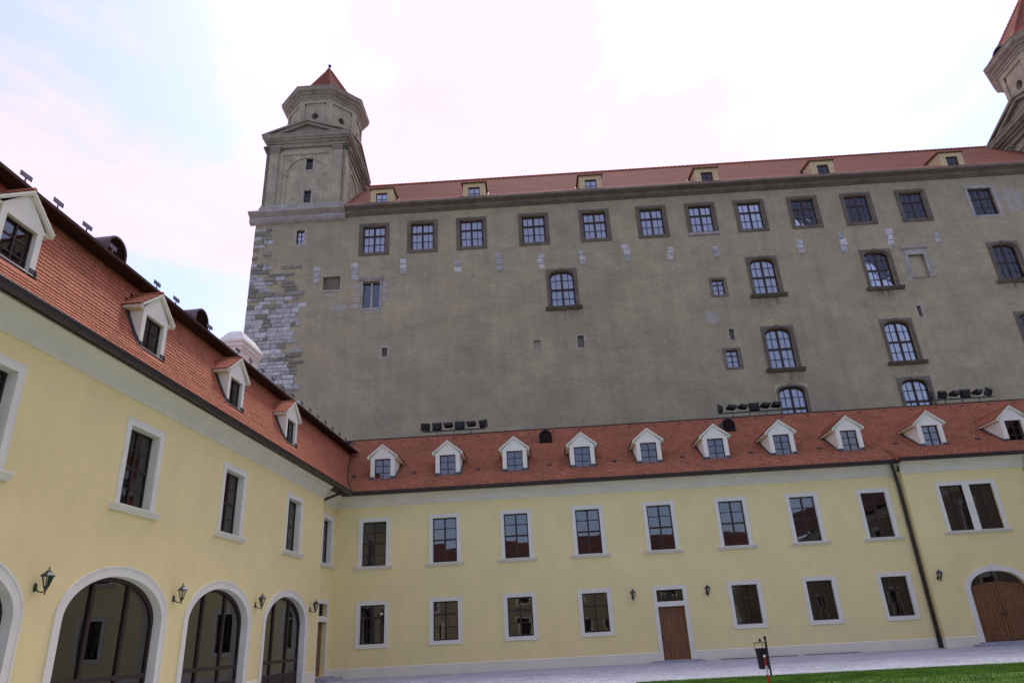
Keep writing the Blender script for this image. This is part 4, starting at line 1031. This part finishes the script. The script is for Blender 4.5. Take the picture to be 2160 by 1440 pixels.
# roof
RY, RZ = 8.5, 42.9
cr = MB()
u0_, u1_ = -15.2, CU1
def uvquad(me, uvs):
    l = me.uv_layers.new(name='UVMap')
    for i, uv in enumerate(uvs): l.data[i].uv = uv
cr.quad((u0_,-.78,34.51),(u1_,-.78,34.51),(u1_,1.9,36.55),(u0_,1.9,36.55))
cr.quad((u0_,1.9,36.55),(u1_,1.9,36.55),(u1_,RY,RZ),(u0_,RY,RZ))
cr.quad((u0_,RY,RZ),(u1_,RY,RZ),(u1_,18,33.8),(u0_,18,33.8))
ro = cr.build('roof', M_CTILE, ct, fix=False)
l1 = 3.37; l2 = 9.16
uvquad(ro.data, [(u0_,0),(u1_,0),(u1_,l1),(u0_,l1),(u0_,l1),(u1_,l1),(u1_,l1+l2),(u0_,l1+l2),(u0_,0),(u1_,0),(u1_,13),(u0_,13)])
rt = MB(); x = u0_
rm = MB().tube([(0,0,0),(.42,0,.02)], [.10,.13], 8).mesh('ridge_tile', M_TILE_B, smooth=True)
while x < 46:
    link('ridge_tile', rm, ro, (x, RY, RZ+.02)); x += .40
# shed dormers on the castle roof
for i, u in enumerate((-11.8, -4.05, 5.68, 15.32, 24.9, 35.5, 44.3)):
    w2, zt, zb, yf = .93, 36.60, 34.45, .30
    mb = MB(); wz0, wz1, ww = 35.06, 36.20, .96
    mb.panel(u-w2, u+w2, zb, zt, [dict(c=u, w=ww, z0=wz0, z1=wz1)], yf, .16)
    for s in (-1, 1): mb.quad((u+s*w2,yf,zb),(u+s*w2,yf,zt),(u+s*w2,2.6,zt+.25),(u+s*w2,2.6,zb))
    dm = mb.build('dormer', M_CYEL, ct, fix=False)
    adopt(slab(ct, [dict(c=u, w=ww, z0=wz0, z1=wz1)], u-ww/2-.16, u+ww/2+.16, wz0-.1, wz1+.16, 0.03, M_CYEL), dm); dm.children[-1].location = (0, yf, 0)
    adopt(MB().prof_x([(yf-.16, zt+.0), (yf-.16, zt+.09), (2.7, zt+.42), (2.7, zt+.30)], u-w2-.14, u+w2+.14).build('dormer_roof', M_TILE_B, ct), dm)
    adopt(MB().prof_x([(yf-.165, zt-.03), (yf-.165, zt+.0), (2.6, zt+.29), (2.6, zt+.25)], u-w2-.12, u+w2+.12).build('eave_board', M_STONE_D, ct), dm)
    fl = MB()
    for s in (-1, 1): fl.quad((u+s*(w2+.002),yf,zb+.55),(u+s*(w2+.20),yf,zb+.50),(u+s*(w2+.20),2.3,zb+2.5),(u+s*(w2+.002),2.3,zb+2.55))
    adopt(fl.build('flashing', M_LEAD, ct, fix=False), dm)
    window(ct, u, wz0, wz1, ww, yf+.1, [.5], [.5], [0], None, fm=M_WOODF, gm=M_GLASS_C, fw=.05, tw=.05, mw=.04, back='curtain')

# towers ---------------------------------------------------------------
def tower(cu, cv, dcu=0.0, sc=1.0, roof_in=.06):
    base = Matrix.Translation((cu, cv, 0)); W = 3.44
    sq = [(cu-W,cv-W),(cu+W,cv-W),(cu+W,cv+W),(cu-W,cv+W)]
    shaft = MB()
    core = 3.16
    for k in range(4):
        Mx = base @ Matrix.Rotation(k*math.pi/2, 4, 'Z'); f = MB()
        wops = [dict(c=.28, w=.64, z0=39.05, z1=40.25, depth=.2), dict(c=.30, w=.64, z0=35.72, z1=36.95, depth=.2)] if k in (0,) else []
        f.panel(-core, core, 33.5, 41.6, wops, -core)
        f.xf(Mx); shaft.add(f.v, f.f)
    tw = shaft.build('tower', M_TOWER, ct, fix=False)
    for k in range(4):
        Mx = base @ Matrix.Rotation(k*math.pi/2, 4, 'Z')
        f = MB().panel(-1.98, 1.98, 35.44, 40.62, [dict(c=0, w=3.3, z0=35.4, z1=40.25, rise=1.62, nosill=True)], -core-.09, .09)
        adopt(f.xf(Mx).build('arch_field', M_TOWER, ct, fix=False), tw)
        f = MB().panel(-2.42, 2.42, 35.44, 41.0, [dict(c=0, w=3.96, z0=35.4, z1=40.62, nosill=True)], -core-.17, .09, outer=.16)
        for s in (-1, 1): f.box(s*1.66-.20, s*1.66+.20, -core-.15, -core-.06, 38.50, 38.64)
        adopt(f.xf(Mx).build('panel_frame', M_TOWER, ct, fix=False), tw)
        # pilasters at both ends, with stepped capitals and bases
        for s in (-1, 1):
            f = MB().box(s*W-(.0 if s < 0 else 1.06), s*W+(1.06 if s < 0 else 0), -W+.003*k, -core+.02, 35.45, 40.82)
            adopt(f.xf(Mx).build('pilaster', M_TOWER, ct), tw)
            f = MB()
            for (o_, za, zb) in ((.05, 40.80, 40.92), (.10, 40.92, 41.06), (.16, 41.06, 41.24), (.24, 41.24, 41.42)):
                xa, xb = (-W-o_, -W+1.06+o_) if s < 0 else (W-1.06-o_, W+o_); f.box(xa, xb, -W-o_, -core, za, zb-.002)
            adopt(f.xf(Mx).build('capital', M_STONE_T, ct), tw)
    # plinth band
    f = MB().ring([(-.25, 34.50), (.10, 34.50), (.14, 34.6), (.14, 35.2), (.06, 35.26), (.06, 35.42), (-.3, 35.45)], sq); adopt(f.build('plinth', M_STONE_L, ct, fix=False), tw)
    # entablature with projecting cornice
    f = MB().ring([(-.4, 41.40), (-.10, 41.40), (-.10, 41.75), (.02, 41.78), (.06, 41.92), (.22, 41.98), (.24, 42.08), (.36, 42.16), (.40, 42.22), (.40, 42.40), (.46, 42.46), (.46, 42.54), (-.6, 42.75)], sq, True); adopt(f.build('entablature', M_STONE_T, ct, fix=False), tw)
    # pediments
    for k in range(4):
        Mx = base @ Matrix.Rotation(k*math.pi/2, 4, 'Z'); f = MB(); e = W+.44; zA, zB = 43.95, 42.50
        for s in (-1, 1):
            f.prism_y([(0, zA+.10), (s*e, zB+.08), (s*e, zB-.03), (0, zA-.13)], -W-.44+.004*s, -W+1.2); f.prism_y([(0, zA-.131), (s*(e-.5), zB-.02), (s*(e-1.1), zB-.02), (0, zA-.38)], -W-.30+.004*s, -W+1.0)
        f.prism_y([(0, zA-.37), (e-1.0, zB-.03), (-(e-1.0), zB-.03)], -W-.02, -W+.9)
        f.prism_y([(0, zA+.09), (e-.02, zB+.05), (e-.02, zB-.1), (-(e-.02), zB-.1), (-(e-.02), zB+.05)], -W+1.19, -W+1.7)
        adopt(f.xf(Mx).build('pediment', M_STONE_T, ct), tw)
    # octagonal drum
    cs_ = cu; cu = cu+dcu; base = Matrix.Translation((cu, cv, 0))
    ap = 3.12; oc = [(cu+ap/math.cos(math.pi/8)*math.cos(math.pi/8+k*math.pi/4), cv+ap/math.cos(math.pi/8)*math.sin(math.pi/8+k*math.pi/4)) for k in range(8)]
    half = ap*math.tan(math.pi/8)
    f = MB()
    for k in range(8):
        Mx = base @ Matrix.Rotation(k*math.pi/4, 4, 'Z'); g = MB()
        a, zl, zh = half-.34, 43.1, 46.35
        g.panel(-half, half, 42.3, 46.95, [dict(c=0, w=2*a, z0=zl, z1=zh)], -ap, .10)
        # recessed panel with a round opening
        n = 24; rc, zc = .30, 44.95; yq = -ap+.10
        for j in range(n):
            t0, t1 = 2*math.pi*j/n, 2*math.pi*(j+1)/n
            def rect(t):
                dx, dz = math.cos(t), math.sin(t); k_ = min(a/abs(dx) if abs(dx) > 1e-6 else 1e9, ((zh-zc) if dz > 0 else (zc-zl))/abs(dz) if abs(dz) > 1e-6 else 1e9)
                return (dx*k_, zc+dz*k_)
            c0, c1 = (rc*math.cos(t0), zc+rc*1.15*math.sin(t0)), (rc*math.cos(t1), zc+rc*1.15*math.sin(t1)); q0, q1 = rect(t0), rect(t1)
            g.quad((c0[0],yq,c0[1]),(q0[0],yq,q0[1]),(q1[0],yq,q1[1]),(c1[0],yq,c1[1])); g.quad((c0[0],yq,c0[1]),(c1[0],yq,c1[1]),(c1[0],yq+.4,c1[1]),(c0[0],yq+.4,c0[1]))
            mt = None
        for sx in (-1, 1):
            for zz in (zl, zh):
                pass
        g.xf(Mx); f.add(g.v, g.f)
    dr = f.build('drum', M_TOWER, ct, fix=False); adopt(dr, tw)
    f = MB()
    for k in range(8):
        Mx = base @ Matrix.Rotation(k*math.pi/4, 4, 'Z'); g = MB().box(-.5, .5, -ap+.45, -ap+.5, 44.4, 45.5); g.xf(Mx); f.add(g.v, g.f)
    adopt(f.build('drum_core', M_DARK, ct), tw)
    f = MB().ring([(-.1, 46.72), (.06, 46.74), (.06, 46.95), (.12, 46.98), (.14, 47.12), (.30, 47.2), (.34, 47.32), (.52, 47.42), (.58, 47.5), (.58, 47.72), (.64, 47.76), (.64, 47.82), (-.3, 47.98)], oc, True); adopt(f.build('drum_cornice', M_STONE_T, ct, fix=False), tw)
    # tiled pyramid roof
    f = MB(); rp_ = ap-roof_in; rr = rp_/math.cos(math.pi/8)
    ring_ = [(cu+rr*math.cos(math.pi/8+k*math.pi/4), cv+rr*math.sin(math.pi/8+k*math.pi/4), 47.84) for k in range(8)]
    ring2 = [(cu+rr*.80*math.cos(math.pi/8+k*math.pi/4), cv+rr*.80*math.sin(math.pi/8+k*math.pi/4), 48.75) for k in range(8)]
    uv = []
    for k in range(8):
        j = (k+1) % 8; f.quad(ring_[k], ring_[j], ring2[j], ring2[k]); f.add([ring2[k], ring2[j], (cu,cv,53.4)], [(0,1,2)])
        uv += [(0,0),(2.9,0),(2.6,1.1),(.3,1.1),(0.3,1.1),(2.6,1.1),(1.45,6.7)]
    pr = f.build('pyramid_roof', M_CTILE, ct, fix=False); uvquad(pr.data, uv); adopt(pr, tw)
    f = MB()
    for k in range(8):
        a_, b_ = Vector(ring2[k]), Vector((cu,cv,53.4)); m_ = 18
        for j in range(m_):
            p, q = a_.lerp(b_, j/m_), a_.lerp(b_, (j+.96)/m_); f.tube([p, q], [.11, .075], 5)
        f.tube([Vector(ring_[k]), a_], .09, 5)
    adopt(f.build('hip_tiles', M_TILE_B, ct, fix=False), tw)
    f = MB().lathe([(.44,52.7),(.30,53.1),(.13,53.45),(.08,53.6),(.15,53.68),(.17,53.78),(.10,53.88),(.02,53.92)], 10, (cu,cv)); adopt(f.build('finial', M_LEAD, ct, smooth=True), tw)
    # eyebrow dormers low on the pyramid
    for k in (() if roof_in > 0 else (0, 2, 4, 6)):
        Mx = base @ Matrix.Rotation(k*math.pi/4, 4, 'Z'); f = MB(); n = 8
        arc = [(.62*math.cos(math.pi*j/n), 48.02+.42*math.sin(math.pi*j/n)) for j in range(n+1)]; arc2 = [(x*.78, 48.02+(z-48.02)*.74) for x, z in arc]
        for j in range(n):
            a_, b_, c_, d_ = arc[j], arc[j+1], arc2[j+1], arc2[j]
            f.quad((a_[0],-rp_+.03,a_[1]),(b_[0],-rp_+.03,b_[1]),(c_[0],-rp_+.03,c_[1]),(d_[0],-rp_+.03,d_[1])); f.quad((a_[0],-rp_+.03,a_[1]),(a_[0],-rp_+1.2,a_[1]),(b_[0],-rp_+1.2,b_[1]),(b_[0],-rp_+.03,b_[1])); f.quad((d_[0],-rp_+.03,d_[1]),(c_[0],-rp_+.03,c_[1]),(c_[0],-rp_+.3,c_[1]),(d_[0],-rp_+.3,d_[1]))
        adopt(f.xf(Mx).build('eyebrow_vent', M_LEAD, ct, fix=False), tw)
        g = MB().add([(x,-rp_+.30,z) for x, z in arc2], [tuple(range(n+1))]); adopt(g.xf(Mx).build('vent_opening', M_DARK, ct, fix=False), tw)
    if sc != 1: tw.scale = (sc, sc, sc); tw.location = (cs_*(1-sc), cv*(1-sc), 42.5*(1-sc))
    return tw
t1 = tower(-18.38, 3.46, .36)
for (z0, z1, c) in ((39.05, 40.25, -18.14), (35.72, 36.95, -18.12)):
    wd = window(ct, c, z0, z1, .64, .46, [.5], [.33, .66], [0], None, fm=M_CWOOD, gm=M_GLASS_C, fw=.05, tw=.04, mw=.03, back='curtain')
    o_ = slab(ct, [dict(c=c, w=.64, z0=z0, z1=z1)], c-.55, c+.52, z0-.2, z1+.2, .03, M_PATCH); o_.location = (0, .30, 0); adopt(o_, wd)
t2 = tower(50.0, 3.2, 0, 1.3, -.46)

# ================================================================== FLOODLIGHT RACKS on the back roof ridge
def flood_rack(x0, x1, tilts, label):
    rk = empty('floodlight_rack', ((x0+x1)/2, D+6.0, 13.82)); L_ = x1-x0
    tag(rk, label, 'floodlights', 'floodlight racks on the back roof ridge')
    MB().box(-L_/2, L_/2, -.03, .03, .32, .38).build('rail', M_BLACK, rk)
    for q in (-.27, .0, .27): MB().box(q*L_-.02, q*L_+.02, -.02, .02, 0, .321).build('post', M_BLACK, rk)
    n = len(tilts)
    for k, (tx, tz, sc) in enumerate(tilts):
        x = -L_/2+.18+(L_-.36)*k/(n-1)
        f = MB(); w, h, d_ = .29*sc, .235*sc, .075
        # bevelled housing tapering towards the back, with cooling ribs and glass rim
        f.add([(-w,d_,-h),(w,d_,-h),(w,d_,h),(-w,d_,h),(-w*.78,-d_,-h*.75),(w*.78,-d_,-h*.75),(w*.78,-d_,h*.75),(-w*.78,-d_,h*.75)], [(0,1,2,3),(4,7,6,5),(0,4,5,1),(1,5,6,2),(2,6,7,3),(3,7,4,0)])
        f.box(-w-.02, w+.02, d_+.001, d_+.035, -h-.02, h+.02)
        for j in range(4): xx = -w*.6+j*w*.4; f.box(xx-.012, xx+.012, -d_-.035, -d_-.001, -h*.6, h*.6)
        o_ = f.build('floodlight', M_BLACK, rk, loc=(x, 0, .68), rot=(R(tx), 0, R(tz)))
        MB().tube([(x-w-.03,0,.68),(x-w-.03,0,.39),(x+w+.03,0,.39),(x+w+.03,0,.68)], .014, 5).build('bracket', M_BLACK, rk)
    return rk
flood_rack(-7.62, -3.48, [(20,14,1),(12,0,1),(76,-4,1),(6,0,1.05),(78,-6,1),(14,-28,1)], 'row of six black floodlights on the roof ridge nearest the castle corner tower')
flood_rack(11.74, 15.75, [(10,62,1),(74,20,1),(78,25,1),(8,-4,1.05),(72,22,1),(62,14,1)], 'row of six black floodlights on the ridge above the middle of the back wing')
flood_rack(25.3, 29.3, [(10,60,1),(18,10,1),(76,22,1),(12,2,1.1),(76,24,1),(25,32,1.05)], 'row of six black floodlights on the ridge at the right edge')

# ================================================================== LANTERNS
def lantern(loc, rz, label):
    """wall lantern, local -y points out from the wall; origin on the wall at plate centre"""
    t = empty('wall_lantern', loc, rz); tag(t, label, 'lantern', 'wall lanterns')
    p = MB(); n = 12
    p.add([(.055*math.cos(2*math.pi*k/n),-.004,.105*math.sin(2*math.pi*k/n)) for k in range(n)]+[(.045*math.cos(2*math.pi*k/n),-.03,.09*math.sin(2*math.pi*k/n)) for k in range(n)], [(k,(k+1)%n,n+(k+1)%n,n+k) for k in range(n)]+[tuple(range(n,2*n))])
    p.build('back_plate', M_LANT, t)
    MB().tube([(0,-.02,-.02),(0,-.10,-.09),(0,-.19,-.11),(0,-.26,-.09),(0,-.27,-.03)], [.020,.016,.015,.016,.022], 7).build('arm', M_LANT, t, smooth=True)
    yc = -.27
    MB().lathe([(.008,-.17),(.022,-.14),(.012,-.11),(.05,-.02),(.062,0),(.062,.018),(.05,.025)], 8, (0,yc)).build('base_cup', M_LANT, t)
    cg = MB(); n = 6; r0_, r1_ = .060, .125; za, zb = .02, .235
    for k in range(n):
        a = 2*math.pi*k/n+math.pi/n; b = 2*math.pi*(k+1)/n+math.pi/n
        cg.tube([(r0_*math.cos(a),yc+r0_*math.sin(a),za),(r1_*math.cos(a),yc+r1_*math.sin(a),zb)], .010, 5)
        cg.tube([(r1_*math.cos(a),yc+r1_*math.sin(a),zb),(r1_*math.cos(b),yc+r1_*math.sin(b),zb)], .010, 5)
    cage = cg.build('cage', M_LANT, t)
    for k in range(n):
        a = 2*math.pi*k/n+math.pi/n; b = 2*math.pi*(k+1)/n+math.pi/n; q = .97
        g = MB().quad((q*r0_*math.cos(a),yc+q*r0_*math.sin(a),za),(q*r0_*math.cos(b),yc+q*r0_*math.sin(b),za),(q*r1_*math.cos(b),yc+q*r1_*math.sin(b),zb),(q*r1_*math.cos(a),yc+q*r1_*math.sin(a),zb)); g.build('pane', M_LGLASS, cage, fix=False)
    MB().tube([(0,yc,.03),(0,yc,.10)], .018, 7).build('candle', M_WHITE, t)
    MB().lathe([(.165,.230),(.168,.243),(.105,.30),(.07,.325),(.06,.35),(.025,.365),(.012,.385),(.022,.40),(.012,.42),(.003,.45)], 6, (0,yc)).build('roof', M_LANT, t)
    return t
LB = {16.20: 'wall lantern between the two nearest glazed arches at the far left', 22.08: 'wall lantern left of the second glazed arch', 27.90: 'wall lantern left of the third, farthest glazed arch',
      33.78: 'wall lantern beside the last yellow corner, next to the narrow brown door'}
for y, lab in LB.items():
    x, yy = lw_world(A(y), 0); lantern((x, yy, 3.14), R(90)-TH, 'dark green '+lab)
lantern((4.24, D, 3.07), 0, 'dark green wall lantern left of the brown door in the back wing')
lantern((8.02, D, 3.09), 0, 'dark green wall lantern right of the brown door in the back wing')
lantern((19.38, D+FY, 3.17), 0, 'dark green wall lantern beside the arched wooden gate')

# ================================================================== BIN + STRIPED POLE
bn = empty('litter_bin', (6.62, 24.55, 0)); tag(bn, 'dark metal litter bin with lid on a post, at the edge of the lawn', 'litter bin')
n = 18
b = MB().lathe([(.165,.24),(.170,.26),(.195,.80),(.205,.805),(.205,.83),(.19,.83),(.16,.30)], n); b.build('basket', M_BLACK, bn, smooth=False)
MB().lathe([(.225,.985),(.225,1.0),(.04,1.035),(.03,1.06),(.045,1.085),(.03,1.11),(.005,1.12)], n).build('lid', M_BLACK, bn)
for a in (.5, 2.6, 4.7): MB().tube([(.19*math.cos(a),.19*math.sin(a),.80),(.19*math.cos(a),.19*math.sin(a),.99)], .009, 5).build('lid_rod', M_BLACK, bn)
MB().tube([(.20,.10,0),(.20,.10,1.10)], .030, 10).lathe([(.04,1.10),(.05,1.13),(.04,1.17),(.01,1.19)], 10, (.20,.10)).build('post', M_BLACK, bn)
MB().lathe([(.09,0),(.09,.02),(.05,.04)], 12, (.20,.10)).build('foot', M_BLACK, bn)
MB().tube([(.14,.06,.55),(.2,.1,.55)], .02, 6).tube([(.14,.06,.35),(.2,.1,.35)], .02, 6).build('bracket', M_BLACK, bn)
sp = empty('striped_pole', (4.08, 15.0, .02)); tag(sp, 'thin red and white striped marker pole standing in front of the litter bin', 'marker pole')
zz = 0; k = 0
while zz < .95:
    z2 = min(zz+.16, .95); MB().tube([(0,0,zz),(0,0,z2)], .021, 12).build('band', M_RED if k % 2 else M_WHITE, sp, smooth=False); zz = z2; k += 1
MB().lathe([(.024,.95),(.026,.97),(.014,.985),(.003,.99)], 12).build('cap', M_WHITE, sp)

M_TILE_O = mat('shade_darkened_tile', (.17, .075, .055), .9, .1, var=.25, scale=2)  # tile colour darkened to hold down the sunlit roof's reflection
M_OCH = mat('shade_darkened_plaster', (.42, .36, .22), .9, .1, var=.12, scale=1)  # yellow wall colour darkened so the sunlit wall mirrors less brightly
# ================================================================== WINGS BEHIND THE CAMERA (mirrored in the glass, they close the courtyard)
def plain_wing(name, loc, rz, length, label):
    t = empty(name, loc, rz); tag(t, label, 'building')
    ops_ = []; x = -length/2+3
    while x < length/2-2:
        ops_ += [dict(c=x, w=1.3, z0=5.32, z1=7.63), dict(c=x, w=1.3, z0=1.54, z1=3.4)]; x += 3.82
    MB().panel(-length/2, length/2, 0, 8.6, ops_, 0).build('wall', M_OCH, t, fix=False)
    for o_ in ops_:
        w_ = MB().box(o_['c']-.65, o_['c']+.65, .12, .16, o_['z0'], o_['z1']).build('window', M_WOODF, t); adopt(casing(t, o_['c'], o_['z0'], o_['z1'], 1.3, .2, bead=False), w_)
    MB().prof_x(CPROF(0), -length/2, length/2).build('cornice', M_CORN, t)
    rf = MB()
    for p, q in zip(BP, BP[1:]): rf.quad((-length/2,p[0],p[1]),(length/2,p[0],p[1]),(length/2,q[0],q[1]),(-length/2,q[0],q[1]))
    rf.quad((-length/2,6,13.8),(length/2,6,13.8),(length/2,12.6,9.2),(-length/2,12.6,9.2)); rf.build('roof', M_TILE_O, t, fix=False)
    plinth(t, -length/2, length/2, 0, .47)
    return t
plain_wing('yellow_opposite_wing', (4, -20, 0), R(180), 52, 'yellow wing with red roof facing the back wing, seen mirrored in its windows')
plain_wing('yellow_side_wing', (25.6, 7.5, 0), R(-90), 54, 'yellow wing facing the arcade, seen mirrored in the arch glass')
